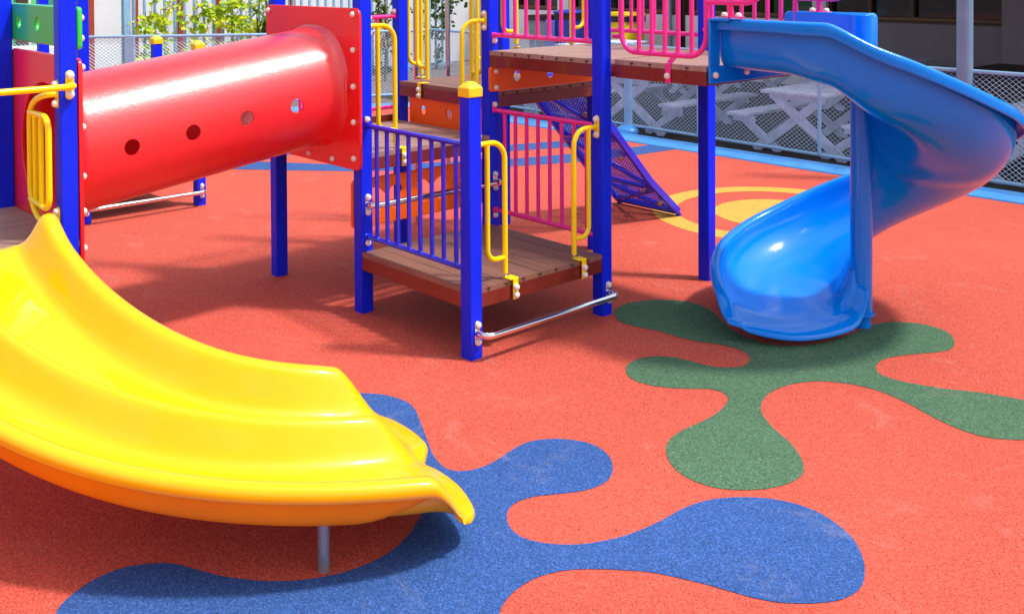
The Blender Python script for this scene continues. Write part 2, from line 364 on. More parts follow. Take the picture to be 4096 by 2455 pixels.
BLUE = [(0.964,-0.663),(0.964,-0.635),(1.047,-0.573),(1.157,-0.544),(1.253,-0.555),(1.378,-0.614),(1.528,-0.693),(1.668,-0.767),(1.769,-0.802),(1.827,-0.806),(1.878,-0.771),(1.905,-0.696),(1.898,-0.600),(1.878,-0.513),(1.867,-0.419),(1.892,-0.346),(1.935,-0.288),(2.009,-0.237),(2.089,-0.218),(2.173,-0.237),(2.242,-0.280),(2.299,-0.345),(2.328,-0.413),(2.328,-0.484),(2.301,-0.560),(2.258,-0.630),(2.218,-0.701),(2.204,-0.775),(2.223,-0.834),(2.268,-0.883),(2.326,-0.916),(2.391,-0.925),(2.454,-0.904),(2.515,-0.861),(2.564,-0.808),(2.601,-0.741),(2.631,-0.665),(2.650,-0.576),(2.659,-0.471),(2.660,-0.351),(2.679,-0.251),(2.717,-0.173),(2.778,-0.099),(2.850,-0.042),(2.936,-0.007),(3.029,-0.002),(3.121,-0.029),(3.202,-0.072),(3.275,-0.145),(3.324,-0.217),(3.360,-0.298),(3.364,-0.370),(3.345,-0.438),(3.298,-0.508),(3.234,-0.572),(3.168,-0.612),(3.093,-0.641),(3.002,-0.674),(2.926,-0.709),(2.852,-0.747),(2.787,-0.798),(2.716,-0.864),(2.661,-0.927),(2.626,-0.990),(2.606,-1.067),(2.611,-1.146),(2.629,-1.208),(2.667,-1.273),(2.766,-1.388),(2.614,-1.715),(2.209,-2.157),(1.858,-2.377),(1.722,-2.302),(1.682,-2.270),(1.639,-2.203),(1.615,-2.127),(1.617,-2.045),(1.660,-1.962),(1.710,-1.911),(1.786,-1.872),(1.865,-1.835),(1.931,-1.794),(2.011,-1.731),(2.082,-1.648),(2.127,-1.564),(2.153,-1.484),(2.159,-1.387),(2.144,-1.298),(2.104,-1.206),(2.057,-1.134),(2.011,-1.077),(1.937,-1.024),(1.782,-0.979),(1.536,-0.937),(1.241,-0.854),(1.060,-0.764)]
GREEN = [(1.016,1.080),(0.970,1.138),(0.938,1.259),(0.965,1.379),(1.036,1.490),(1.137,1.563),(1.249,1.581),(1.368,1.544),(1.510,1.453),(1.639,1.372),(1.782,1.326),(1.887,1.328),(1.983,1.378),(2.052,1.470),(2.104,1.589),(2.125,1.723),(2.129,1.869),(2.137,2.015),(2.177,2.128),(2.260,2.207),(2.365,2.240),(2.474,2.211),(2.555,2.120),(2.602,2.008),(2.592,1.910),(2.532,1.803),(2.473,1.696),(2.437,1.590),(2.447,1.487),(2.488,1.411),(2.550,1.377),(2.635,1.379),(2.743,1.414),(2.844,1.459),(2.937,1.516),(3.035,1.559),(3.130,1.586),(3.243,1.594),(3.336,1.534),(3.366,1.353),(3.320,1.205),(3.250,1.123),(3.182,1.078),(3.099,1.064),(3.001,1.079),(2.889,1.114),(2.791,1.153),(2.674,1.183),(2.566,1.187),(2.473,1.159),(2.375,1.098),(2.314,1.011),(2.282,0.917),(2.277,0.803),(2.302,0.698),(2.355,0.602),(2.423,0.535),(2.521,0.469),(2.613,0.423),(2.706,0.356),(2.781,0.278),(2.822,0.197),(2.822,0.100),(2.793,0.016),(2.735,-0.066),(2.663,-0.126),(2.582,-0.151),(2.484,-0.144),(2.388,-0.096),(2.308,-0.020),(2.261,0.070),(2.246,0.183),(2.250,0.310),(2.242,0.428),(2.214,0.529),(2.176,0.597),(2.116,0.630),(2.055,0.614),(1.991,0.552),(1.917,0.487),(1.817,0.437),(1.711,0.436),(1.625,0.497),(1.580,0.569),(1.572,0.659),(1.601,0.741),(1.681,0.810),(1.797,0.835),(1.888,0.852),(1.969,0.916),(1.996,0.984),(1.969,1.070),(1.907,1.129),(1.828,1.149),(1.731,1.134),(1.629,1.087),(1.509,1.060),(1.368,1.052),(1.246,1.018),(1.127,1.011)]
sheet('ground_blue_shape', catmull(BLUE, 3), 0.0022, rub_blue)
sheet('ground_green_shape', catmull(GREEN, 3), 0.0022, rub_green)
def ring(name, cx, cy, r0, r1, z, m, a0=0.0, a1=2 * pi, n=72):
    vs = []; fs = []
    for i in range(n + 1):
        a = a0 + (a1 - a0) * i / n
        for r in (r0, r1): vs.append((cx + r * cos(a), cy + r * sin(a), z))
    for i in range(n): fs.append((2 * i, 2 * i + 1, 2 * i + 3, 2 * i + 2))
    mb = MB(); mb.add(vs, fs, m); return tag(build(name, mb), kind='structure')
ring('ground_yellow_ring', 0.21, 3.93, 0.80, 1.0, 0.0022, rub_yellow, radians(50), radians(300))
sheet('ground_yellow_disc', circle(0.23, 3.92, 0.50, 60), 0.0022, rub_yellow)
# two curved blue bands at the back of the playground
S2B = [(-5.9, 0.55), (-4.622, 1.532), (-4.325, 1.787), (-3.71, 2.337), (-3.175, 2.993), (-2.782, 3.673), (-2.504, 4.284), (-2.315, 5.1), (-2.25, 5.69)]
S2T = [(-6.05, 0.95), (-4.721, 2.005), (-3.924, 2.577), (-3.498, 3.243), (-3.106, 3.964), (-2.855, 4.639), (-2.68, 5.35), (-2.643, 5.69)]
S1B = [(-6.3, 1.45), (-5.0, 2.33), (-4.2, 3.15), (-3.447, 4.27), (-3.169, 4.958), (-3.0, 5.69)]
S1T = [(-6.6, 1.75), (-5.3, 2.6), (-4.55, 3.4), (-3.765, 4.557), (-3.497, 5.29), (-3.4, 5.69)]
sheet('ground_blue_stripe', S2B + S2T[::-1], 0.0022, rub_blue)
sheet('ground_blue_stripe', S1B + S1T[::-1], 0.0022, rub_blue)
# ------------------------------------------------------------------ play structures: shared pieces
PW = 0.082
def post(root, x, y, h, cap=False, zc=None):
    """(x, y) is the corner nearest the viewer: the post fills x-PW..x, y..y+PW"""
    mb = MB(); mb.box((x - PW, y, -0.02), (x, y + PW, h), blue_paint)
    o = build('post', mb, root, bev=0.006)
    if cap:
        mb = MB(); e = 0.006; x0, x1, y0, y1 = x - PW - e, x + e, y - e, y + PW + e; cx, cy = x - PW / 2, y + PW / 2
        t = h + 0.018; b = t - 0.050; k = 0.016
        vs = [(x0, y0, b), (x1, y0, b), (x1, y1, b), (x0, y1, b), (x0, y0, t), (x1, y0, t), (x1, y1, t), (x0, y1, t), (cx - k, cy - k, t + 0.03), (cx + k, cy - k, t + 0.03), (cx + k, cy + k, t + 0.03), (cx - k, cy + k, t + 0.03)]
        mb.add(vs, [(0, 3, 2, 1), (0, 1, 5, 4), (1, 2, 6, 5), (2, 3, 7, 6), (3, 0, 4, 7), (4, 5, 9, 8), (5, 6, 10, 9), (6, 7, 11, 10), (7, 4, 8, 11), (8, 9, 10, 11)], cap_yellow)
        build('post_cap', mb, o, bev=0.0045, smooth=20)
    return o
def deck(root, x0, x1, y0, y1, z, axis, n=8, slots=('hi',), beam=0.075, bt=0.028, xe=True):
    """boards along axis (0: x, 1: y) on a folded steel tray"""
    mb = MB(); L0, L1 = (y0, y1) if axis == 0 else (x0, x1); wd = (L1 - L0) / n; m = deck_x if axis == 0 else deck_y
    a0, a1 = ((x0, x1 - 0.002) if axis == 0 else (y0 + 0.002, y1))
    for i in range(n):
        p = L0 + wd * i + 0.002 + (0.002 if (axis == 0 and i == 0) else 0); q = L0 + wd * (i + 1) - 0.002; dz = random.uniform(-0.0008, 0.0008)
        if axis == 0: mb.box((a0, p, z - bt), (a1, q, z + dz), m)
        else: mb.box((p, a0, z - bt), (q, a1, z + dz), m)
    # T-shaped grooves seen in the cut board ends
    for i in range(1, n):
        c = L0 + wd * i; zc = z - bt * 0.5
        if axis == 0:
            mb.box((a1 - 0.01, c - 0.014, zc - 0.003), (a1 + 0.001, c + 0.014, zc + 0.004), dark_slot); mb.box((a1 - 0.01, c - 0.0025, z - bt), (a1 + 0.0012, c + 0.0025, zc), dark_slot)
        else:
            mb.box((c - 0.014, a0 - 0.001, zc - 0.003), (c + 0.014, a0 + 0.01, zc + 0.004), dark_slot); mb.box((c - 0.0025, a0 - 0.0012, z - bt), (c + 0.0025, a0 + 0.01, zc), dark_slot)
    zq = z - bt - 0.0015; mb.box((x0 + 0.03, y0 + 0.03, zq), (x1 - 0.03, y1 - 0.03, zq + 0.0012), dark_slot)  # thin unseen pan added to stop light falling through the board gaps
    d = build('deck_boards', mb, root, bev=0.0025)
    mb = MB(); zb = z - bt - 0.001; g = 0.0025
    mb.box((x0 + g, y0 + g, zb - beam), (x1 - g, y0 + g + 0.03, zb), maroon_paint); mb.box((x0 + g, y1 - g - 0.03, zb - beam), (x1 - g, y1 - g, zb), maroon_paint)
    mb.box((x0 + g, y0 + g + 0.03, zb - beam), (x0 + g + 0.03, y1 - g - 0.03, zb), maroon_paint); mb.box((x1 - g - 0.03, y0 + g + 0.03, zb - beam), (x1 - g, y1 - g - 0.03, zb), maroon_paint)
    for k in (0.33, 0.66):
        if axis == 0: mb.box((x0 + (x1 - x0) * k - 0.015, y0 + 0.035, zb - beam * 0.8), (x0 + (x1 - x0) * k + 0.015, y1 - 0.035, zb), maroon_paint)
        else: mb.box((x0 + 0.035, y0 + (y1 - y0) * k - 0.015, zb - beam * 0.8), (x1 - 0.035, y0 + (y1 - y0) * k + 0.015, zb), maroon_paint)
    for (px, py, nx, ny) in ([(x0 + (x1 - x0) * k, y0 + g, 0, -1) for k in (0.2, 0.74)] + [(x1 - g, y0 + (y1 - y0) * k, 1, 0) for k in (0.3, 0.78)]):
        for dz in (0.018, 0.056):
            mb.tube([(px - nx * 0.003, py - ny * 0.003, zb - dz), (px + nx * 0.0008, py + ny * 0.0008, zb - dz)], 0.0042, dark_slot, 10)
    f = build('deck_frame', mb, root, bev=0.004)
    return d
def rail_panel(root, p, q, zt, zb, n, m, off, r=0.0145, rv=0.0125, tabs=True, name='railing', first=None):
    """top and bottom tube from p to q with n uprights; off = direction pointing to the viewer side for the tabs"""
    P = Vector((*p, 0)); Q = Vector((*q, 0)); d = (Q - P).normalized(); L = (Q - P).length
    mb = MB(); Z = lambda z: Vector((0, 0, z))
    mb.tube([P + Z(zt), Q + Z(zt)], r, m); mb.tube([P + Z(zb), Q + Z(zb)], r, m)
    for i in range(n):
        c = P + d * (L * (i + 0.62) / (n + 0.24)) if first is None else P + d * first[i]
        mb.tube([c + Z(zb), c + Z(zt)], rv, m, 10, False)
        for zz, sg in ((zb + r * 0.9, 1), (zt - r * 0.9, -1)): mb.tube([c + Z(zz), c + Z(zz + sg * 0.009)], [rv + 0.003, rv], m, 10, False)
    o = build(name, mb, root)
    if tabs:
        for E, s in ((P, 1), (Q, -1)):
            for zz, up in ((zt, 1), (zb, -1)):
                mb = MB()
                c = E + d * s * 0.004
                # plate on the post face, perpendicular to the rail
                w_ = Vector((-d.y, d.x, 0)) * 0.018; zc = zz + up * 0.02
                mb.obox(c + Z(zc), d * 0.0035, w_, Vector((0, 0, 0.036)), m); b = build('mounting_plate', mb, o, bev=0.003); bolt(b, c + d * s * 0.003 + Z(zz + up * 0.037), d * s)
    return o
def oval_plate(mb, c, n, up, w, h, t, m):
    c = Vector(c); n = Vector(n).normalized(); up = Vector(up).normalized(); s = n.cross(up); k = 20; vs = []
    for z in (0, t):
        for i in range(k):
            a = 2 * pi * i / k; x = cos(a) * w / 2; y = sin(a) * w / 2 + (h / 2 - w / 2) * (1 if sin(a) > 0 else -1); vs.append(c + s * x + up * y + n * z)
    fs = [tuple(range(k))[::-1], tuple(range(k, 2 * k))] + [(i, (i + 1) % k, k + (i + 1) % k, k + i) for i in range(k)]
    mb.add(vs, fs, m)
def handle(root, face, d, out, zt, zl, zb, m=yellow_paint, a=0.195, b=0.072, edge=0.04, sgn=1, strap=True, plate=True):
    """entrance grip: face = point on the post face, d = unit vector across the opening, out = outward direction to the deck edge"""
    F = Vector((*face, 0)); d = Vector((*d, 0)); out = Vector((*out, 0)); Z = lambda z: Vector((0, 0, z)); r = 0.0148
    mb = MB()
    mb.tube(fillet([F + Z(zt), F + d * a + Z(zt), F + d * a + Z(zb)], [0, 0.105, 0], 9), r, m, 14)
    mb.tube(fillet([F + d * b + Z(zt - 0.004), F + d * b + Z(zl), F + d * a + Z(zl)], [0, 0.085, 0], 9), r * 0.93, m, 14)
    o = build('grab_handle', mb, root)
    if plate:
        mb = MB(); oval_plate(mb, F + Z(zt), d, (0, 0, 1), 0.04, 0.135, 0.006, m); pl = build('mounting_plate', mb, o, bev=0.002)
        for dz in (-0.046, 0.046): bolt(pl, F + d * 0.006 + Z(zt + dz), d)
    if strap:
        mb = MB(); sd = Vector((0, 1, 0)) if abs(out.x) > 0.5 else Vector((-1, 0, 0)); c = F + d * a; t = 0.0035
        mb.tube([c + Z(zb - 0.022), c + Z(zb + 0.004)], 0.007, chrome, 8)
        s0 = c + sd * 0.016 + Z(zb - 0.024)
        mb.obox(s0 + out * (edge / 2 + 0.002) + sd * 0.004, out * (edge / 2 + 0.012), sd * 0.03, Vector((0, 0, t)), m)
        e = s0 + out * (edge + 0.012) + sd * 0.012
        mb.obox(e - Z(0.055), out * t, sd * 0.018, Vector((0, 0, 0.056)), m)
        s = build('strap', mb, o, bev=0.0025)
        for dz in (-0.045, -0.087): bolt(s, e + out * t + Z(dz), out)
    return o
def steel_step(root, p, q, z, out=0.075):
    """bent chrome bar between two posts, p and q on the post faces, standing off along +x"""
    mb = MB(); P = Vector((p[0], p[1], z)); Q = Vector((q[0], q[1], z)); d = (Q - P).normalized(); o_ = Vector((1, 0, 0)); r = 0.0185
    mb.tube(fillet([P, P + o_ * out, Q + o_ * out, Q], [0, 0.06, 0.06, 0], 8), r, chrome, 16)
    o = build('step_bar', mb, root)
    for E in (P, Q):
        mb = MB(); oval_plate(mb, E, (1, 0, 0), (0, 0, 1), 0.036, 0.13, 0.004, chrome)
        pl = build('mounting_plate', mb, o, bev=0.0015)
        for dz in (-0.045, 0.045): bolt(pl, E + Vector((0.004, 0, dz)), (1, 0, 0))
    return o

# ------------------------------------------------------------------ central play structure
Z1, Z2, Z3, Z4 = 0.365, 0.942, 1.222, 1.496
T = thing('play_structure', (0, 1, 0), 'central playground tower of blue square posts with brown decks climbing in four levels', 'play tower', 'playground towers')
for (x, y, h, cap) in ((0, 0, 2.7, 0), (1, 0, 1.395, 1), (1, 1, 2.7, 0), (0, 1, 2.7, 0), (-1, 0, 2.7, 0), (-1, 1, 2.7, 0), (-1, 2, 2.7, 0), (0, 2, 2.7, 0), (1, 2, 2.7, 0)):
    post(T, x, y, h, bool(cap))
deck(T, 0, 1, 0, 1, Z1, 0); deck(T, -1, 0, 0, 1, Z2, 1); deck(T, -1, 0, 1, 2, Z3, 0); deck(T, 0, 1, 1, 2, Z4, 1); deck(T, 1.03, 1.69, 1.075, 1.99, Z4, 1, 5)
# railings
VX = [0.105, 0.208, 0.313, 0.417, 0.522, 0.627, 0.730, 0.837]
rail_panel(T, (0, 0.04), (0.92, 0.04), 1.108, 0.453, 8, blue_rail, (0, -1), first=VX)
rail_panel(T, (0, 1.04), (0.92, 1.04), 1.106, 0.454, 8, pink_paint, (0, -1), first=VX)
rail_panel(T, (0, 1.04), (0.92, 1.04), 2.25, 1.597, 8, pink_paint, (0, -1), first=VX)
rail_panel(T, (-1.04, 0.082), (-1.04, 1.0), 1.69, 1.035, 8, pink_paint, (0, -1), first=[v - 0.082 for v in VX])
rail_panel(T, (0, 2.04), (0.92, 2.04), 2.25, 1.592, 8, pink_paint, (0, -1), first=VX)
def loop_panel(x0, x1, y, z0, z1, strapx, stub):
    mb = MB(); r = 0.0155
    mb.tube(fillet([(x0, y, z1), (x0, y, z0), (x1, y, z0), (x1, y, z1)], [0, 0.11, 0.12, 0], 9), r, pink_paint, 14)
    n = 5; a = x0 + 0.135; b = x1 - 0.1
    for i in range(n):
        x = a + (b - a) * i / (n - 1); mb.tube([(x, y, z0), (x, y, z1)], 0.0135, pink_paint, 10, False); mb.tube([(x, y, z0 + 0.013), (x, y, z0 + 0.022)], [0.0165, 0.0135], pink_paint, 10, False)
    mb.tube([(x0, y, z1), (x1, y, z1)], r, pink_paint)
    if stub: mb.tube([(stub, y, z0 + 0.085), (x0, y, z0 + 0.085)], 0.0135, pink_paint)
    mb.tube([(x1, y, z0 + 0.3), (x1 + 0.3, y, z0 + 0.3)] if False else fillet([(x1, y, z0 + 0.3), (x1 + 0.32, y, z0 + 0.3), (x1 + 0.4, y, z0 + 0.42), (x1 + 0.4, y, z1)], 0.1, 8), r, pink_paint, 14)
    for x in (x1 + 0.09, x1 + 0.17, x1 + 0.26): mb.tube([(x, y, z0 + 0.3), (x, y, z1)], 0.0125, pink_paint, 10, False)
    mb.tube([(x1 + 0.15, y, z0 + 0.3), (x1 + 0.15, y + 0.015, 1.768)], 0.016, pink_paint, 12)
    o = build('looped_railing', mb, T)
    mb = MB(); mb.obox((x1 + 0.15, y + 0.015, 1.7675), (0.07, 0, 0), (0, 0.02, 0), (0, 0, 0.003), pink_paint)
    pl = build('mounting_plate', mb, o, bev=0.002)
    for dx in (-0.045, 0.045): bolt(pl, (x1 + 0.15 + dx, y + 0.015, 1.7705), (0, 0, 1))
    if strapx:
        mb = MB(); mb.bar((strapx + 0.03, y, z0), (strapx + 0.005, y - 0.028, Z4 + 0.004), 0.036, 0.005, pink_paint, (0, -1, 0.4))
        mb.box((strapx - 0.018, y - 0.0335, Z4 - 0.105), (strapx + 0.018, y - 0.0275, Z4 + 0.006), pink_paint)
        s = build('strap', mb, o, bev=0.002); bolt(s, (strapx, y - 0.0335, Z4 - 0.066), (0, -1, 0))
    return o
loop_panel(1.06, 1.672, 1.103, 1.545, 2.3, 1.43, 1.0)
loop_panel(1.06, 1.672, 1.96, 1.545, 2.3, None, 1.0)
# entrance grips
handle(T, (0.96, 0.082), (0, 1), (1, 0), 1.105, Z1 + 0.115, Z1 + 0.03)
handle(T, (0.96, 1.0), (0, -1), (1, 0), 1.105, Z1 + 0.115, Z1 + 0.03)
handle(T, (-0.04, 0.082), (0, 1), (1, 0), Z2 + 0.75, Z2 + 0.115, Z2 + 0.03)
handle(T, (-0.04, 1.0), (0, -1), (1, 0), Z2 + 0.75, Z2 + 0.115, Z2 + 0.03)
handle(T, (-1.0, 1.04), (1, 0), (0, -1), Z3 + 0.75, Z3 + 0.115, Z3 + 0.03, a=0.285, b=0.165)
handle(T, (-0.082, 1.04), (-1, 0), (0, -1), Z3 + 0.75, Z3 + 0.115, Z3 + 0.03, a=0.145, b=0.032)
handle(T, (-1.04, 1.082), (0, 1), (-1, 0), Z3 + 0.75, Z3 + 0.115, Z3 + 0.03, a=0.15, b=0.035)
handle(T, (-1.04, 2.0), (0, -1), (-1, 0), Z3 + 0.75, Z3 + 0.115, Z3 + 0.03, a=0.22)
handle(T, (-0.04, 1.082), (0, 1), (1, 0), Z4 + 0.75, Z4 + 0.115, Z4 + 0.03, edge=-0.04)
handle(T, (-0.04, 2.0), (0, -1), (1, 0), Z4 + 0.75, Z4 + 0.115, Z4 + 0.03, edge=-0.04)
steel_step(T, (0.0, 0.045), (0.0, 1.045), 0.64, 0.06)
steel_step(T, (1.0, 0.045), (1.0, 1.045), 0.135, 0.08)
# boards between the levels
o = panel('riser_board', [rrect(0.0, 0.0, 0.90, 0.25, 0.02)] + [circle(x, 0.102, 0.033) for x in (0.155, 0.445, 0.74)], (-0.905, 1.03, Z2 - 0.012), (1, 0, 0), (0, 0, 1), 0.018, orange_panel, T)
o = panel('riser_board', [rrect(0.0, 0.0, 1.03, 0.165, 0.022)] + [circle(x, 0.088, 0.035) for x in (0.245, 0.555, 0.875)], (0.011, 0.99, Z3 + 0.006), (0, 1, 0), (0, 0, 1), 0.018, orange_panel, T)
for zz in (1.255, 1.362): bolt(o, (0.021, 1.04, zz), (1, 0, 0))
def butterfly(cx, cy, s):
    pts = [(0, 0.035), (0.05, 0.075), (0.11, 0.085), (0.135, 0.045), (0.10, 0.0), (0.12, -0.045), (0.07, -0.07), (0.015, -0.045), (-0.015, -0.045), (-0.07, -0.07), (-0.12, -0.045), (-0.10, 0.0), (-0.135, 0.045), (-0.11, 0.085), (-0.05, 0.075)]
    return [(cx + x * s, cy + y * s) for x, y in catmull(pts, 4)]
panel('butterfly_board', [rrect(0, 0, 1.06, 0.29, 0.03), butterfly(0.25, 0.15, 0.9), butterfly(0.60, 0.15, 0.9), butterfly(0.9, 0.15, 0.55)], (-0.091, -0.01, 0.485), (0, 1, 0), (0, 0, 1), 0.018, orange_panel, T)
mb = MB(); mb.box((-1.03, 0.09, Z2 - 0.02), (-1.004, 0.99, Z2 + 0.045), maroon_paint); build('kick_board', mb, T, bev=0.004)
# sliding pole behind the third deck
mb = MB(); mb.tube([(-1.51, 1.53, 0.0), (-1.51, 1.53, 2.7)], 0.019, chrome, 16)
mb.tube(fillet([(-1.44, 1.80, 2.7), (-1.44, 1.80, 0.16), (-1.50, 1.54, 0.16)], [0, 0.09, 0], 8), 0.02, chrome, 16)
build('sliding_pole', mb, T)

# ------------------------------------------------------------------ left play structure (start of the double slide)
T2 = thing('play_structure', (-0.5, -2.2, 0), 'nearest playground tower at the left edge with two blue posts above the yellow slide', 'play tower', 'playground towers')
for (x, y) in ((0, -1.7), (-1, -1.7), (0, -2.78), (-1, -2.78)): post(T2, x, y, 2.7)
deck(T2, -1, 0, -2.7, -1.7 + PW, 0.728, 1)
panel('green_board', [rrect(0, 0, 1.10, 0.205, 0.02), circle(0.20, 0.105, 0.033, 24), circle(0.50, 0.105, 0.033, 24), circle(0.8, 0.105, 0.033, 24)], (-1.095, -1.604, 1.648), (1, 0, 0), (0, 0, 1), 0.026, green_plastic, T2, 0.009)
for zz in (1.70, 1.80): bolt(T2.children[-1], (-0.035, -1.591, zz), (0, 1, 0))
# grip panel on the corner post
mb = MB(); r = 0.0148; Y = -1.735
mb.tube(fillet([(-0.035, -1.702, 1.44), (-0.035, Y, 1.44), (-0.14, Y - 0.02, 1.42), (-0.27, Y - 0.02, 1.36), (-0.27, Y - 0.02, 0.90), (-0.14, Y - 0.02, 0.82), (-0.035, Y, 0.83), (-0.035, -1.702, 0.83)], [0, 0.02, 0.05, 0.07, 0.07, 0.05, 0.02, 0], 7), r, yellow_paint, 14)
mb.tube(fillet([(-0.27, Y - 0.02, 1.335), (0.0, Y - 0.02, 1.335), (0.0, Y - 0.02, 0.89), (-0.27, Y - 0.02, 0.91)], [0, 0.07, 0.07, 0], 8), r, yellow_paint, 14)
for x in (-0.19, -0.105): mb.tube([(x, Y - 0.02, 1.335), (x, Y - 0.02, 0.9)], r * 0.95, yellow_paint, 12)
g = build('grab_panel', mb, T2)
for zz in (1.44, 0.83):
    mb = MB(); oval_plate(mb, (-0.035, -1.7, zz), (0, -1, 0), (0, 0, 1), 0.04, 0.135, 0.006, yellow_paint)
    pl = build('mounting_plate', mb, g, bev=0.002)
    for dz in (-0.046, 0.046): bolt(pl, (-0.035, -1.706, zz + dz), (0, -1, 0))
mb = MB(); mb.tube(fillet([(0.0, -1.655, 1.482), (0.085, -1.655, 1.482), (0.10, -1.76, 1.482), (0.10, -2.66, 1.482), (0.0, -2.74, 1.482)], 0.05, 8), 0.0155, yellow_paint, 14)
g = build('guard_bar', mb, T2)
mb = MB(); oval_plate(mb, (0, -1.655, 1.482), (1, 0, 0), (0, 0, 1), 0.042, 0.14, 0.006, yellow_paint); pl = build('mounting_plate', mb, g, bev=0.002)
for dz in (-0.046, 0.046): bolt(pl, (0.006, -1.655, 1.482 + dz), (1, 0, 0), 1.1)

# ------------------------------------------------------------------ far play structure behind the tunnel
T3 = thing('play_structure', (-3.8, 0, 0), 'far playground tower behind the red tunnel with two short posts under yellow caps', 'play tower', 'playground towers')
post(T3, -3.32, -0.454, 2.7); post(T3, -4.27, -0.454, 2.7); post(T3, -3.32, 0.527, 1.38, True); post(T3, -4.27, 0.56, 1.38, True)
deck(T3, -4.27, -3.32, -0.454, 0.53, 0.365, 0)
steel_step(T3, (-3.32, -0.41), (-3.32, 0.57), 0.127, 0.07)
post(T3, -4.27, -1.45, 2.7); post(T3, -3.32, -1.45, 2.7); deck(T3, -4.27, -3.32, -1.45, -0.46, 0.73, 0)

# ------------------------------------------------------------------ red tunnel slide
S = thing('tunnel_slide', (-0.5, -0.8, 0), 'glossy red plastic tunnel slide with round portholes sloping between two towers', 'tunnel slide')
def tunnel():
    n = 48; st = []; L0, L1 = -1.59, -0.012
    N = 46; vs = []; fs = []; rx, rz = 0.372, 0.345
    for i in range(N + 1):
        t = i / N; y = L0 + (L1 - L0) * t; z = 1.105 + (1.315 - 1.105) * ((y + 1.59) / 1.58)
        fl = 1 + 0.07 * math.exp(-((y - L1) / 0.03) ** 2) + 0.10 * math.exp(-((y - L0) / 0.03) ** 2)
        for k in range(n):
            a = 2 * pi * k / n; c, s_ = cos(a), sin(a); p = 2.35      # slightly squared section
            rr = 1 / ((abs(c) ** p + abs(s_) ** p) ** (1 / p)); vs.append((-0.5 + rx * fl * rr * c, y, z + rz * fl * rr * s_))
    for i in range(N):
        for k in range(n): k2 = (k + 1) % n; fs.append((i * n + k, i * n + k2, (i + 1) * n + k2, (i + 1) * n + k))
    mb = MB(); mb.add(vs, fs, red_plastic); o = build('tunnel_tube', mb, S)
    s = o.modifiers.new('wall', 'SOLIDIFY'); s.thickness = 0.012; s.offset = -1
    cm = MB()
    for (y, z) in ((-1.308, 1.127), (-0.979, 1.166), (-0.667, 1.211), (-0.352, 1.248)): cm.tube([(-0.3, y, z), (0.1, y, z)], 0.0415, red_plastic, 32)
    c = build('hole_cutter', cm, S)
    b = o.modifiers.new('holes', 'BOOLEAN'); b.object = c; b.operation = 'DIFFERENCE'; b.solver = 'EXACT'
    bpy.context.view_layer.update()
    me = bpy.data.meshes.new_from_object(o.evaluated_get(bpy.context.evaluated_depsgraph_get()))
    o.modifiers.clear(); o.data = me; me.polygons.foreach_set('use_smooth', [True] * len(me.polygons)); me.set_sharp_from_angle(angle=radians(40))
    bpy.data.objects.remove(c)
tunnel()
mb = MB()
def ring_torus(mb, y, z, rx, rz, r, m):
    P = [(-0.5 + rx * cos(2 * pi * k / 48), y, z + rz * sin(2 * pi * k / 48)) for k in range(49)]; mb.tube(P, r, m, 10, False)
ring_torus(mb, -0.03, 1.312, 0.398, 0.366, 0.013, red_plastic); build('flange_ring', mb, S)
e1 = panel('end_panel', [rrect(-1.0 - PW + 0.005, 0.845, 0.022, 1.802, 0.05), circle(-0.5, 1.315, 0.365, 48, 0.335)], (0, -0.011, 0), (1, 0, 0), (0, 0, 1), 0.02, red_panel, S)
e1['label'] = 'upper square end panel bolted to the central tower'
for (x, z) in ((-0.035, 1.765), (-0.035, 1.555), (-0.035, 1.34), (-0.035, 1.13), (-0.035, 0.915), (-1.035, 1.765), (-1.035, 1.575), (-0.27, 0.885), (-0.54, 0.885)): bolt(e1, (x, -0.022, z), (0, -1, 0))
e2 = panel('end_panel', [rrect(-1.04, 0.585, 0.006, 1.604, 0.04), circle(-0.5, 1.105, 0.378, 48, 0.345)], (0, -1.604, 0), (1, 0, 0), (0, 0, 1), 0.02, red_panel, S)
e2['label'] = 'lower square end panel bolted to the left tower'
for z in (1.56, 1.27, 1.03, 0.86, 0.68): bolt(e2, (-0.022, -1.593, z), (0, 1, 0))

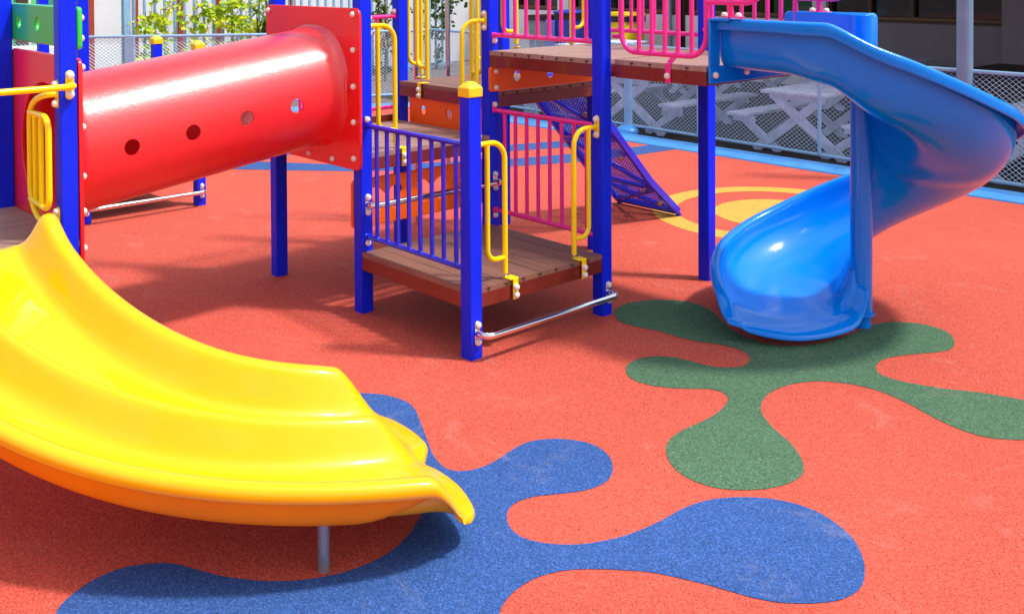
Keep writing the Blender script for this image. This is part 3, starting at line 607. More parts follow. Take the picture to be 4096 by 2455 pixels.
# ------------------------------------------------------------------ sweeps for the open slides
def sweep(name, rings, m, parent, thick=0.014, off=1.0, sub=1):
    n = len(rings[0]); vs = [p for r in rings for p in r]; fs = []
    for i in range(len(rings) - 1):
        for k in range(n - 1): fs.append((i * n + k, (i + 1) * n + k, (i + 1) * n + k + 1, i * n + k + 1))
    mb = MB(); mb.add(vs, fs, m); o = build(name, mb, parent, smooth=180)
    s = o.modifiers.new('shell', 'SOLIDIFY'); s.thickness = thick; s.offset = off
    if sub: q = o.modifiers.new('smooth', 'SUBSURF'); q.levels = sub; q.render_levels = sub
    return o
def lerp(tab, x):
    if x <= tab[0][0]: return tab[0][1]
    for (a, b) in zip(tab[:-1], tab[1:]):
        if x <= b[0]:
            t = (x - a[0]) / (b[0] - a[0]); return a[1] + (b[1] - a[1]) * t
    return tab[-1][1]
def smooth_tab(tab):
    """monotone-ish cubic lookup"""
    xs = [a for a, _ in tab]; ys = [b for _, b in tab]; n = len(xs); ms = []
    for i in range(n):
        if i == 0: ms.append((ys[1] - ys[0]) / (xs[1] - xs[0]))
        elif i == n - 1: ms.append((ys[-1] - ys[-2]) / (xs[-1] - xs[-2]))
        else:
            a = (ys[i] - ys[i - 1]) / (xs[i] - xs[i - 1]); b = (ys[i + 1] - ys[i]) / (xs[i + 1] - xs[i]); ms.append(0 if a * b < 0 else (a + b) / 2)
    def f(x):
        if x <= xs[0]: return ys[0]
        if x >= xs[-1]: return ys[-1]
        i = max(j for j in range(n - 1) if xs[j] <= x); h = xs[i + 1] - xs[i]; t = (x - xs[i]) / h
        return (2 * t ** 3 - 3 * t * t + 1) * ys[i] + (t ** 3 - 2 * t * t + t) * h * ms[i] + (3 * t * t - 2 * t ** 3) * ys[i + 1] + (t ** 3 - t * t) * h * ms[i + 1]
    return f
sstep = lambda t: 0 if t <= 0 else 1 if t >= 1 else t * t * (3 - 2 * t)

# ------------------------------------------------------------------ yellow double slide
D = thing('double_slide', (1.0, -1.9, 0), 'wide glossy yellow double slide curving down to the ground in the foreground', 'slide')
YQ = dict(y0=-2.272, L=0.445, R=0.344, ang=1.302, W=0.959, hr=0.178, S=2.275, z=[0.749, 0.511, 0.381, 0.209, 0.224, 0.157])
def yc(s):
    q = YQ; S_ = q['S']; N = 80; x = 0.0; y = q['y0']; ds = s / N if N else 0
    th = lambda u: q['ang'] * ((1 - q['L']) * (u / S_) + q['L'] * (u / S_) ** 2) + q['R'] * (u / S_) * (1 - u / S_) * (1 - 2 * u / S_)
    for i in range(N): a = th((i + 0.5) * ds); x += cos(a) * ds; y += sin(a) * ds
    t = s / S_; z = sum(math.comb(5, i) * t ** i * (1 - t) ** (5 - i) * q['z'][i] for i in range(6))
    return x, y, th(s), z
def ysec(s):
    """offsets and heights over the running surface, far side to near side"""
    t = s / YQ['S']; h = YQ['hr'] * (0.12 + 0.88 * sstep((s + 0.03) / 0.09)) + 0.02 * math.exp(-((s - 0.12) / 0.1) ** 2)
    F = YQ['W'] / 2; Mx = -0.01 + 0.032 * t; Nn = -F + lerp([(0, 0.03), (0.2, 0.13), (0.35, 0.106), (1, -0.076)], t); hm = h - 0.023
    side = lambda o, sg, hh: [(o + sg * 0.046, hh - 0.062), (o + sg * 0.052, hh - 0.03), (o + sg * 0.043, hh - 0.008), (o + sg * 0.022, hh + 0.001), (o, hh), (o - sg * 0.020, hh - 0.008), (o - sg * 0.034, hh - 0.028), (o - sg * 0.062, hh * 0.50), (o - sg * 0.092, hh * 0.17), (o - sg * 0.112, 0.012), (o - sg * 0.135, 0.001)]
    a = side(F, 1, h); b = side(Nn, -1, h)[::-1]
    mid = [(Mx + 0.135, 0.001), (Mx + 0.112, 0.012), (Mx + 0.090, hm * 0.17), (Mx + 0.060, hm * 0.5), (Mx + 0.034, hm - 0.028), (Mx + 0.018, hm - 0.006), (Mx, hm), (Mx - 0.018, hm - 0.006), (Mx - 0.034, hm - 0.028), (Mx - 0.060, hm * 0.5), (Mx - 0.090, hm * 0.17), (Mx - 0.112, 0.012), (Mx - 0.135, 0.001)]
    f1 = ((a[-1][0] + mid[0][0]) / 2, 0.0); f2 = ((mid[-1][0] + b[0][0]) / 2, 0.0)
    return a + [f1] + mid + [f2] + b, F, Mx, Nn
rings = []
for i in range(46):
    s = -0.03 + (YQ['S'] + 0.03) * i / 45; x, y, th, z = yc(max(s, 0)); x += min(s, 0)
    sec, *_ = ysec(max(s, -0.03)); n_ = (-sin(th), cos(th)); rings.append([(x + n_[0] * o_, y + n_[1] * o_, z + h) for o_, h in sec])
x, y, th, z = yc(YQ['S']); sec, F, Mx, Nn = ysec(YQ['S']); n_ = (-sin(th), cos(th)); tv = (cos(th), sin(th)); c1, c2 = (F + Mx) / 2, (Mx + Nn) / 2
LT = [(-0.64, 0.11), (-0.56, 0.13), (-0.50, 0.17), (-0.43, 0.21), (-0.33, 0.235), (-0.2, 0.23), (-0.12, 0.205), (-0.05, 0.175), (0.02, 0.205), (0.11, 0.245), (0.26, 0.235), (0.41, 0.185), (0.50, 0.13), (0.56, 0.10)]
LF_ = smooth_tab(LT)
for j in range(1, 17):
    t = min(1, j / 12); R_ = []; cu = max(0, j - 12) / 4
    for o_, h in sec:
        L = LF_(o_); al = L * t; k = 1 - sstep(al / 0.17); k = k * 0.5 + 0.5 * max(0, 1 - al / 0.16)
        edge = 0.0
        if o_ > 0.42: edge = -(o_ - 0.42) * 0.55 * t * t
        if o_ < -0.48: edge = (-0.48 - o_) * 0.55 * t * t
        zz = z + h * k - 0.037 * t * t - 0.03 * (1 - cos(cu * pi / 2)); al += 0.014 * sin(cu * pi / 2)
        oo = o_ + edge; R_.append((x + n_[0] * oo + tv[0] * al, y + n_[1] * oo + tv[1] * al, zz))
    rings.append(R_)
sweep('slide_chute', rings, yellow_plastic, D, 0.018, 1.0)
# outer skirts under the two side rails
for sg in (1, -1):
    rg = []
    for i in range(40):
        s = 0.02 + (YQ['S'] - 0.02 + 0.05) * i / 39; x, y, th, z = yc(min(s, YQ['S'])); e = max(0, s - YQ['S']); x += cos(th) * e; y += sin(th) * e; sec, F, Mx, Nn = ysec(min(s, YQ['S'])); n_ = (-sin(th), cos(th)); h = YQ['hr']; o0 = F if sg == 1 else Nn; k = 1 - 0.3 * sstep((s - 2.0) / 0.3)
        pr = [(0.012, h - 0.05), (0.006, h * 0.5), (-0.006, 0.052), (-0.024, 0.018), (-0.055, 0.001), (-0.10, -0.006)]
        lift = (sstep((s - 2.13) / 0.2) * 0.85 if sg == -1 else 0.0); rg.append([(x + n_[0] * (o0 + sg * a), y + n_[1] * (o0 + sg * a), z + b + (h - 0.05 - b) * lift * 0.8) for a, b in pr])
    sweep('side_skirt', rg, yellow_bounce, D, 0.008, 1.0 if sg == -1 else -1.0)
mb = MB(); mb.tube([(2.089, -1.552, 0), (2.089, -1.552, 0.05), (2.089, -1.552, 0.12), (2.089, -1.552, 0.2)], 0.0205, steel_dull, 20); build('support_leg', mb, D)

# ------------------------------------------------------------------ blue spiral slide
B = thing('spiral_slide', (2.10, 1.95, 0), 'glossy blue spiral slide winding down around a blue pole to a rounded exit', 'slide')
PX, PY = 2.10, 1.955
rimf = smooth_tab([(-110, 1.757), (-75, 1.752), (-71.5, 1.751), (-68, 1.728), (-57, 1.647), (-43, 1.568), (-28, 1.478), (-13, 1.391), (2, 1.313), (12, 1.255), (30, 1.185), (60, 1.04), (90, 0.885), (124, 0.707), (158, 0.515), (175, 0.448), (190, 0.395), (205, 0.352), (217, 0.315), (227, 0.282), (236, 0.25), (243, 0.212), (248, 0.15), (252, 0.12)])
depf = smooth_tab([(-110, 0.262), (-90, 0.275), (-66, 0.34), (-50, 0.365), (30, 0.375), (90, 0.365), (130, 0.345), (158, 0.30), (185, 0.255), (205, 0.225), (217, 0.198), (227, 0.172), (236, 0.145), (243, 0.112), (248, 0.055), (252, 0.03)])
def bsec(phi):
    zr = rimf(phi); dp = depf(phi); zf = zr - dp; k = min(1, dp / 0.3); kk = dp / 0.365
    wi = 0.20 * min(1, (phi + 100) / 60.0 if phi < -40 else 1); wi = max(wi, 0.0)
    inner_h = lerp([(-110, 0.0), (-60, 0.2), (150, 0.2), (215, 0.2), (243, 0.2), (252, 0.13)], phi)
    b = sstep((phi + 85) / 70.0); mixp = lambda e, q: (e[0] + (q[0] - e[0]) * b, e[1] + (q[1] - e[1]) * b)
    pts = [(0.838, zr - 0.070 * k), (0.840, zr - 0.062 * k), (0.840, zr - 0.036 * k), (0.839, zr - 0.010 * k), (0.829, zr + 0.000), (0.800, zr + 0.002), (0.781, zr - 0.006 * k), (0.774, zr - 0.045 * k)]
    pts += [mixp(e, q) for e, q in (((0.772, zr - 0.45 * dp), (0.772, zr - 0.12 * kk)), ((0.768, zr - 0.80 * dp), (0.745, zr - 0.20 * kk)), ((0.750, zr - 0.93 * dp), (0.690, zr - 0.275 * kk)), ((0.71, zf + 0.003), (0.61, zr - 0.335 * kk)), ((0.60, zf), (0.50, zr - 0.36 * kk)))]
    pts += [(0.37, zf), (0.25, zf + 0.012 * k), (0.16, zf + 0.05 * k + 0.02 * inner_h), (0.105, zf + 0.45 * inner_h + 0.03), (0.075, zf + 0.85 * inner_h + 0.03), (0.055, zf + inner_h + 0.035)]
    return pts
rings = []
for i in range(10):    # straight run-in from the platform
    x = 1.70 + (PX - 1.70) * i / 10; ph = -90 - 15 * (1 - i / 10); rings.append([(x, PY - r_, z) for r_, z in bsec(-100 + i)])
SK = smooth_tab([(0.05, 26.0), (0.1, 22.0), (0.2, 12.0), (0.39, 6.0), (0.58, 2.0), (0.68, -4.0), (0.76, -8.0), (0.84, -10.0)])
PH = [(-90 + 3.0 * i) for i in range(0, 109)] + [236.5, 239, 241.5, 244, 246.5, 249, 252]
for ph in PH:
    w_ = sstep((ph - 205) / 47.0); rings.append([(PX + r_ * cos(radians(ph + w_ * SK(r_))), PY + r_ * sin(radians(ph + w_ * SK(r_))), z) for r_, z in bsec(ph)])
# rounded lip
base = bsec(252); a0 = radians(252)
for j in range(1, 8):
    t = j / 7; R_ = []
    for r_, z in base:
        u = (r_ - 0.43) / 0.42; ext = 0.10 * sqrt(max(0.0, 1 - abs(u) ** 2.4)) + 0.015
        a = radians(252 + SK(r_)); tx, ty = -sin(a), cos(a); al = ext * sin(t * pi / 2); R_.append((PX + r_ * cos(a) + tx * al, PY + r_ * sin(a) + ty * al, z - 0.055 * (1 - cos(t * pi / 2)) * (ext / 0.115)))
    rings.append(R_)
sweep('slide_chute', rings, slide_blue, B, 0.014, -1.0)
mb = MB(); mb.tube([(PX, PY, 0.075), (PX, PY, 1.76)], 0.06, slide_blue, 28); mb.tube([(PX, PY, -0.01), (PX, PY, 0.08)], 0.051, slide_blue, 28); mb.tube([(PX, PY, 0.068), (PX, PY, 0.082)], 0.074, slide_blue, 28)
build('centre_pole', mb, B, bev=0.003)
mb = MB(); P = fillet([(1.705, PY + 0.035, 1.47), (2.16, PY + 0.035, 1.43), (2.16, PY + 0.035, 1.768), (1.60, PY + 0.035, 1.768), (1.60, PY + 0.035, 1.50)], 0.03, 4, True)
n = len(P); mb.add([(p.x, p.y - 0.045, p.z) for p in P] + [(p.x, p.y + 0.045, p.z) for p in P], [tuple(range(n)), tuple(range(2 * n - 1, n - 1, -1))] + [(i, n + i, n + (i + 1) % n, (i + 1) % n) for i in range(n)], slide_blue)
build('side_board', mb, B, bev=0.012)
# mounting flange against the platform
mb = MB(); x = 1.70
mb.box((x, 1.075, 1.405), (x + 0.016, 1.98, 1.50), slide_blue); mb.box((x, 1.075, 1.50), (x + 0.016, 1.165, 1.755), slide_blue)
mb.box((x, 1.075, 1.742), (x + 0.12, 1.16, 1.758), slide_blue)
fl = build('mounting_flange', mb, B, bev=0.006)
for y in (1.115, 1.40, 1.72): bolt(fl, (x + 0.017, y, 1.452), (1, 0, 0))

# ------------------------------------------------------------------ climbing ramp
R = thing('climbing_ramp', (-0.57, 3.2, 0), 'dark blue perforated steel climbing ramp leaning against the back of the central tower', 'climbing ramp')
rp = lambda x, s: (x, *( (2.07 + (2.90 - 2.07) * s / 0.6, 1.21 - (1.21 - 0.335) * s / 0.6) if s < 0.6 else (2.90 + (3.25 - 2.90) * (s - 0.6) / 0.4, 0.335 - (0.335 - 0.04) * (s - 0.6) / 0.4)))
XL, XR = -0.9, -0.25
mb = MB()
for xx in (XL, XR):
    for (s0, s1) in ((0, 0.6), (0.6, 1.0)): mb.bar(rp(xx, s0), rp(xx, s1), 0.035, 0.055, purple_paint)
for s in (0.0, 1.0): mb.bar(rp(XL, s), rp(XR, s), 0.035, 0.045, purple_paint, (0, 0.7, 0.7))
build('frame', mb, R, bev=0.003)
for (a, b) in (((XL, 0.02), (XR, 0.33)), ((XR, 0.33), (XL, 0.36)), ((XL, 0.36), (XR, 0.66)), ((XR, 0.66), (XL, 0.64)), ((XL, 0.66), (XR, 0.98)), ((XR, 0.68), (XL, 0.98))):
    p = Vector(rp(*a)) - Vector((0, 0.012, 0.014)); q = Vector(rp(*b)) - Vector((0, 0.012, 0.014)); mb = MB(); mb.bar(p, q, 0.028, 0.03, purple_paint, (0, 0.7, 0.7)); build('cross_brace', mb, R, bev=0.002)
for xx in (XL, XR):
    mb = MB(); mb.bar((xx, 3.21, 0.07), (xx, 3.275, -0.005), 0.04, 0.02, purple_paint); build('foot', mb, R)
# perforated sheet: diagonal steel strips leave the rows of holes
def perf(s0, s1):
    A = Vector(rp(XL, s0)); Bq = Vector(rp(XR, s0)); Cq = Vector(rp(XL, s1)); U = Bq - A; V = Cq - A; w_ = U.length; h = V.length; U.normalize(); V.normalize(); Nn = U.cross(V).normalized(); p = 0.026; k = 0.0055; k2 = k
    vs = []; fs = []
    for sg in (1, -1):
        c = -h if sg == 1 else 0
        while c < (w_ if sg == 1 else w_ + h):
            # line u = c + sg*v
            pts = []
            v0, v1 = 0.0, h
            u0, u1 = c, c + sg * h
            def clip(u_, v_, uo, vo):
                if u_ < 0: t = (0 - uo) / (u_ - uo); return 0, vo + (v_ - vo) * t
                if u_ > w_: t = (w_ - uo) / (u_ - uo); return w_, vo + (v_ - vo) * t
                return u_, v_
            if max(u0, u1) > 0 and min(u0, u1) < w_:
                a = clip(u0, v0, u1, v1); b = clip(u1, v1, u0, v0); o_ = len(vs); dz = Nn * (0.002 * sg)
                for (uu, vv) in (a, b):
                    for e in (-k, k): vs.append(A + U * (uu + e) + V * (vv) + dz)
                fs.append((o_, o_ + 1, o_ + 3, o_ + 2))
            c += p
    return vs, fs
mb = MB()
for (s0, s1) in ((0.01, 0.6), (0.6, 0.99)): v_, f_ = perf(s0, s1); mb.add(v_, f_, purple_paint)
o = build('perforated_sheet', mb, R); s = o.modifiers.new('t', 'SOLIDIFY'); s.thickness = 0.002
for (xx, s) in ((-0.42, 0.2), (-0.72, 0.32), (-0.38, 0.46), (-0.66, 0.55), (-0.4, 0.72), (-0.7, 0.8), (-0.36, 0.9)):
    mb = MB(); c = Vector(rp(xx, s)); mb.sphere(c + Vector((0, 0.03, 0.03)), 0.05, hold_tan, 12, 8, (1, 0.6, 0.6)); mb.sphere(c - Vector((0, 0.012, 0.014)), 0.02, hold_tan, 10, 6); build('climbing_hold', mb, R)
# ------------------------------------------------------------------ chain-link fences
def chain(root, p, q, z0, z1a, z1b, pitch=0.060, wr=0.0023, both=True):
    """woven diagonal wires between two points; top edge goes from z1a to z1b"""
    P = Vector((*p, 0)); Q = Vector((*q, 0)); d = (Q - P); L = d.length; d.normalize(); mb = MB(); nrm = Vector((-d.y, d.x, 0))
    for sg in (1, -1):
        u = -1.5 if sg == 1 else 0.0
        while u < (L if sg == 1 else L + 1.5):
            a = Vector((u, z0)); ux = u + sg * 3.0; steps = []
            t0 = 0.0; zt = 1.0
            # clip to 0..L and to the sloping top
            def top(uu): return z1a + (z1b - z1a) * max(0, min(1, uu / L))
            lo, hi = z0, None; us = u; ue = u + sg * (top(max(0, min(L, u))) - z0) * 1.3
            za, zb = z0, z0 + abs(ue - us) / 1.3
            if us < 0: za += -us / 1.3; us = 0
            if us > L: za += (us - L) / 1.3; us = L
            if ue < 0: zb -= -ue / 1.3; ue = 0
            if ue > L: zb -= (ue - L) / 1.3; ue = L
            if zb - za > 0.02:
                j = random.uniform(-0.002, 0.002); n_seg = 6; pts = []
                for i in range(n_seg + 1):
                    t = i / n_seg; uu = us + (ue - us) * t; sag = 0.006 * sin(uu * 2.3) + 0.004 * sin(uu * 5.1 + za)
                    pts.append(P + d * uu + nrm * (0.003 * sg + sag * 0.4) + Vector((0, 0, za + (zb - za) * t + sag * 0.3 + j)))
                mb.tube(pts, wr, wire_mat, 4, False)
            u += pitch
    o = build('wire_mesh', mb, root, smooth=60); return o
FZ = -0.1
FR = thing('chainlink_fence', (-3.45, 6.25, 0), 'low light blue chain-link fence on the blue kerb in front of the picnic tables', 'fence', 'chain-link fences')
fy = lambda x: 6.30 - 0.008 * (x + 0.0)
XS = [-7.62, -5.2, -3.50, -2.40, -0.80, 0.76, 2.5, 5.0]
ztop = lambda x: 1.05 + (-x) * 0.008 if x < 0 else 1.047
zbot = lambda x: 0.045 - 0.009 * x if x < 0 else 0.045
for (a, b) in zip(XS[:-1], XS[1:]):
    if b <= 5.0: chain(FR, (a, fy(a)), (b, fy(b)), zbot(a) + 0.01, ztop(a), ztop(b))
mb = MB(); mb.tube([(XS[0], fy(XS[0]), ztop(XS[0])), (0, fy(0), 1.05), (5.0, fy(5), 1.047)], 0.0195, fence_paint, 12); build('top_rail', mb, FR)
mb = MB(); mb.tube([(XS[0], fy(XS[0]), zbot(XS[0])), (0, fy(0), 0.045), (5.0, fy(5), 0.045)], 0.0175, fence_paint, 12); build('bottom_rail', mb, FR)
for (x, r, h) in ((-7.66, 0.05, 2.9), (-5.2, 0.018, 1.06), (-3.50, 0.052, 1.1), (-2.40, 0.019, 1.06), (-0.80, 0.0205, 1.05), (2.5, 0.02, 1.05), (5.0, 0.05, 1.1)):
    mb = MB(); mb.tube([(x, fy(x) - 0.01, -0.1 if r > 0.03 else zbot(x)), (x, fy(x) - 0.01, h)], r, fence_paint, 20); o = build('post', mb, FR)
    if x == -3.50:
        mb = MB(); mb.sphere((x + 0.02, fy(x) - 0.06, 0.0), 0.14, kerb_blue, 20, 12, (1.15, 1.0, 0.62)); build('concrete_footing', mb, o)
G1 = thing('canopy_pole', (0.76, 6.25, -0.1), 'tall round blue grey steel pole rising beside the right window', 'pole')
mb = MB(); mb.tube([(0.76, 6.25, -0.1), (0.76, 6.25, 3.6)], 0.073, pole_grey, 28); build('pole_shaft', mb, G1)
mb = MB(); mb.tube([(0.76, 6.25, 0.0), (0.76, 6.25, 0.03)], 0.13, pole_grey, 24); build('base_plate', mb, G1)

F2 = thing('chainlink_fence', (-8.5, 4.0, 0), 'light blue chain-link fence in front of the leafy vertical bars', 'fence', 'chain-link fences')
LF = [(-7.62, 6.35), (-8.46, 4.08), (-9.88, 1.92), (-11.3, -0.3)]
zt2 = 1.10
for (p, q) in zip(LF[:-1], LF[1:]): chain(F2, p, q, 0.14, zt2, zt2, 0.062, 0.0026)
mb = MB(); mb.tube([(x, y, zt2) for x, y in LF], 0.021, fence_paint, 12); build('top_rail', mb, F2)
mb = MB(); mb.tube([(x, y, 0.13) for x, y in LF], 0.018, fence_paint, 12); build('bottom_rail', mb, F2)
mb = MB(); mb.obox((-9.55, 2.43, 0.52), (0.045, 0.055, 0), (-0.03, 0.02, 0), (0, 0, 0.6), fence_paint); build('post', mb, F2, bev=0.008)
mb = MB(); mb.tube([(-8.72, 3.70, 0.1), (-8.72, 3.70, 1.10)], 0.024, fence_paint, 14); build('post', mb, F2)
mb = MB(); mb.tube([(-8.05, 5.2, 0.1), (-8.05, 5.2, 1.10)], 0.024, fence_paint, 14); build('post', mb, F2)
mb = MB(); mb.tube([(-11.0, 0.17, 0.1), (-11.0, 0.17, 1.10)], 0.024, fence_paint, 14); build('post', mb, F2)

# ------------------------------------------------------------------ bar fence with vines, and the buildings beyond it
BF = thing('bar_fence', (-12.5, 6.5, -0.1), 'tall light blue fence of evenly spaced vertical steel bars overgrown by vines', 'fence')
y = 3.68; bars = []
while y < 10.7:
    if abs(y - 3.68) < 0.01: pass
    mb = MB(); mb.box((-12.52, y - 0.021, -0.1), (-12.48, y + 0.021, 2.6), fence_paint); build('upright_bar', mb, BF, bev=0.003); bars.append(y); y += 0.183
mb = MB(); mb.box((-12.56, 3.48, -0.1), (-12.44, 3.60, 2.6), fence_paint); build('corner_post', mb, BF, bev=0.006)
mb = MB(); mb.box((-12.515, 3.5, 2.3), (-12.47, 10.7, 2.36), fence_paint); mb.box((-12.515, 3.5, -0.02), (-12.47, 10.7, 0.04), fence_paint); build('cross_rail', mb, BF)

WL = thing('building', (-13.7, 5, -0.1), 'pale plastered building behind the bar fence with rusty red wall posts', 'building', 'buildings around the playground')
mb = MB(); mb.box((-14.0, 3.2, -0.1), (-13.6, 13.6, 3.4), wall_white); build('wall', mb, WL, bev=0.01)
for yy, wd in ((3.33, 0.05), (4.15, 0.03), (5.0, 0.045), (5.8, 0.06), (7.4, 0.05), (9.0, 0.05)):
    mb = MB(); mb.box((-13.598, yy - wd, -0.1), (-13.54, yy + wd, 3.4), rust_post); build('wall_post', mb, WL, bev=0.004)
mb = MB(); mb.box((-13.598, 3.22, 0.0), (-13.57, 3.28, 3.4), sink_white); build('corner_trim', mb, WL)
GW = thing('building', (-15, 1, -0.1), 'bright green rough plaster building corner with brown doors at the far left', 'building', 'buildings around the playground')
mb = MB(); mb.box((-14.6, -3.0, -0.1), (-14.2, 3.19, 3.4), green_wall); build('wall', mb, GW)
for yy in (1.35, 1.95, 2.35):
    mb = MB(); mb.box((-14.19, yy - 0.09, -0.1), (-14.14, yy + 0.09, 2.6), frame_brown); d_ = build('door', mb, GW, bev=0.004)
    mb = MB(); mb.box((-14.15, yy + 0.1, -0.1), (-14.12, yy + 0.14, 2.6), sink_white); build('frame', mb, d_)
WS = thing('wash_basin', (-12.2, 1.6, -0.1), 'white wash basin in front of the green wall, seen under the green board', 'basin')
mb = MB(); mb.tube([(-12.0, 1.2, 0.68), (-12.0, 1.2, 0.78), (-12.0, 1.2, 0.92)], [0.1, 0.3, 0.36], sink_white, 24); mb.box((-12.36, 1.3, 0.70), (-11.75, 2.5, 0.86), sink_white); build('bowl', mb, WS, bev=0.02)
mb = MB(); mb.box((-12.2, 1.7, -0.1), (-11.9, 2.2, 0.70), sink_white); build('pedestal', mb, WS, bev=0.02)

WR = thing('building', (-8, 13, -0.1), 'long pale building with dark windows and brown frames behind the picnic tables', 'building', 'buildings around the playground')
YW = 13.0
def wallbox(x0, x1, z0, z1, m): mb = MB(); mb.box((x0, YW, z0), (x1, YW + 0.3, z1), m); return build('wall', mb, WR)
wallbox(-16.5, -4.98, -0.1, 1.10, wall_painted_lit); wallbox(-4.98, 5.0, -0.1, 1.10, wall_shade)
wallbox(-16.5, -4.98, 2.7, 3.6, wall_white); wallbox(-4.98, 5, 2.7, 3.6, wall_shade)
for (x0, x1, m) in ((-14.58, -12.96, wall_painted_lit), (-11.5, -11.15, wall_painted_lit), (-5.0, -4.72, wall_white), (-1.66, 5.0, wall_shade)):
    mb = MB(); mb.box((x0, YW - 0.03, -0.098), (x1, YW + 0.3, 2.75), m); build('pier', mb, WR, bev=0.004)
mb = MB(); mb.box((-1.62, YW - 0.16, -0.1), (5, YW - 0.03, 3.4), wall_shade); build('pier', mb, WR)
mb = MB(); mb.box((-8.05, YW - 0.02, -0.095), (-7.88, YW + 0.3, 2.75), frame_brown); build('pier', mb, WR)
for (x0, x1, ms) in ((-16.4, -14.58, [-15.4]), (-12.96, -11.5, [-12.2]), (-11.15, -8.05, [-10.2, -9.3]), (-7.88, -5.0, [-6.9, -6.0]), (-4.72, -1.66, [-3.93, -3.17, -2.41])):
    mb = MB(); mb.box((x0, YW + 0.14, 1.1), (x1, YW + 0.16, 2.7), glass); wn = build('window', mb, WR)
    mb = MB(); mb.box((x0, YW + 0.0, 1.102), (x1, YW + 0.13, 1.135), frame_brown); mb.box((x0, YW + 0.0, 2.62), (x1, YW + 0.13, 2.7), frame_brown)
    for c in [x0 + 0.03] + ms + [x1 - 0.03]: mb.box((c - 0.035, YW + 0.05, 1.135), (c + 0.035, YW + 0.138, 2.62), frame_brown)
    build('frame', mb, wn, bev=0.004)
    mb = MB(); mb.box((x0 + 0.02, YW + 0.04, 1.137), (x1 - 0.02, YW + 0.134, 1.20), frame_sill); build('sill', mb, wn, bev=0.004)
RF = thing('unseen_shade_roof', (1, 9.5, 3.3), 'flat unseen roof added to shade the picnic area', 'canopy')
mb = MB(); mb.box((-6.2, 7.45, 3.0), (9, 13.4, 3.12), roof_mat); build('roof_slab', mb, RF)  # out-of-view slab, its extent set by where the shade should fall
DK = tag(build('wooden_platform', (lambda mb: ([mb.box((-1.66, 9.0 + 0.16 * i, 0.42), (5.0, 9.0 + 0.16 * i + 0.15, 0.545), dark_wood) for i in range(24)], mb.box((-1.6, 9.02, -0.1), (4.9, 12.8, 0.41), dark_wood), mb)[-1])(MB()), bev=0.006, off=(1, 11, 0)), 'dark plank platform under the window at the right edge behind the fence', 'platform')

for (nm, x, m, lab) in (('drain_pipe', -8.21, pipe_grey, 'grey vertical drain pipe on the pale wall left of the blue pipe'), ('water_pipe', -7.985, pipe_blue, 'blue vertical water pipe with a collar on the pale wall')):
    t = thing(nm, (x, 12.9, -0.1), lab, 'pipe'); mb = MB(); mb.tube([(x, 12.9, -0.1), (x, 12.9, 2.9)], 0.05, m, 16); build('pipe_run', mb, t)
    mb = MB(); mb.tube([(x, 12.9, 0.66), (x, 12.9, 0.76)], 0.066, m, 16); build('collar', mb, t)

def wheelie(name, x0, x1, y, h, m, mlid, label, bag=True):
    t = thing(name, ((x0 + x1) / 2, y, -0.1), label, 'trash bin', 'wheeled bins along the building'); w_ = x1 - x0; cx = (x0 + x1) / 2; dpt = 0.6; k = 0.82
    mb = MB(); z0, z1 = -0.06, h; a, b = w_ / 2, dpt / 2
    mb.add([(cx - a * k, y - b * k, z0), (cx + a * k, y - b * k, z0), (cx + a * k, y + b * k, z0), (cx - a * k, y + b * k, z0), (cx - a, y - b, z1), (cx + a, y - b, z1), (cx + a, y + b, z1), (cx - a, y + b, z1)],
           [(0, 3, 2, 1), (4, 5, 6, 7), (0, 1, 5, 4), (1, 2, 6, 5), (2, 3, 7, 6), (3, 0, 4, 7)], m); build('bin_body', mb, t, bev=0.02)
    if bag:
        mb = MB(); n = 40; P1 = fillet([(cx - a - .02, y - b - .02, h), (cx + a + .02, y - b - .02, h), (cx + a + .02, y + b + .02, h), (cx - a - .02, y + b + .02, h)], 0.08, 9, True); n = len(P1)
        vs = [(p.x, p.y, h + 0.015) for p in P1] + [(p.x + random.uniform(-.008, .012), p.y - random.uniform(0, .012), h - 0.05 - 0.04 * abs(sin(i * 0.9)) - random.uniform(0, .03)) for i, p in enumerate(P1)]
        mb.add(vs, [(i, (i + 1) % n, n + (i + 1) % n, n + i) for i in range(n)], bag_black); mb.add([(p.x, p.y, h + 0.015) for p in P1], [tuple(range(n))], bag_black); build('black_bag', mb, t)
    if mlid:
        mb = MB(); mb.box((cx - a - 0.01, y - b - 0.02, h + 0.02), (cx + a + 0.01, y + b + 0.02, h + 0.07), mlid); mb.box((cx - a + 0.05, y - b + 0.06, h + 0.07), (cx + a - 0.05, y + b - 0.06, h + 0.10), mlid); build('lid', mb, t, bev=0.015)
    for sx in (-1, 1):
        mb = MB(); mb.tube([(cx + sx * (a * k - 0.03), y + b * 0.8, 0.0), (cx + sx * (a * k + 0.02), y + b * 0.8, 0.0)], 0.09, bag_black, 18); build('wheel', mb, t)
    return t
wheelie('wheeled_bin', -11.36, -10.78, 12.2, 1.03, bin_grey, None, 'grey wheeled bin lined with a black bag and left open')
wheelie('wheeled_bin', -10.52, -10.0, 12.2, 1.08, bin_blue, bin_blue, 'blue wheeled bin with black bag hanging out on one side')
wheelie('wheeled_bin', -9.12, -8.48, 12.2, 1.07, bin_yellow, bin_yellow, 'yellow wheeled bin with black bag under its yellow lid')
t = tag(build('leaning_board', (lambda mb: (mb.obox((-10.6, 11.85, 0.43), (0.14, 0, 0), (0, 0.02, 0.0), (0, 0.03, 0.53), board_lilac), mb)[-1])(MB()), bev=0.01, off=(-10.6, 11.85, -0.1)), 'lilac blue board leaning between the grey and blue bins', 'board')

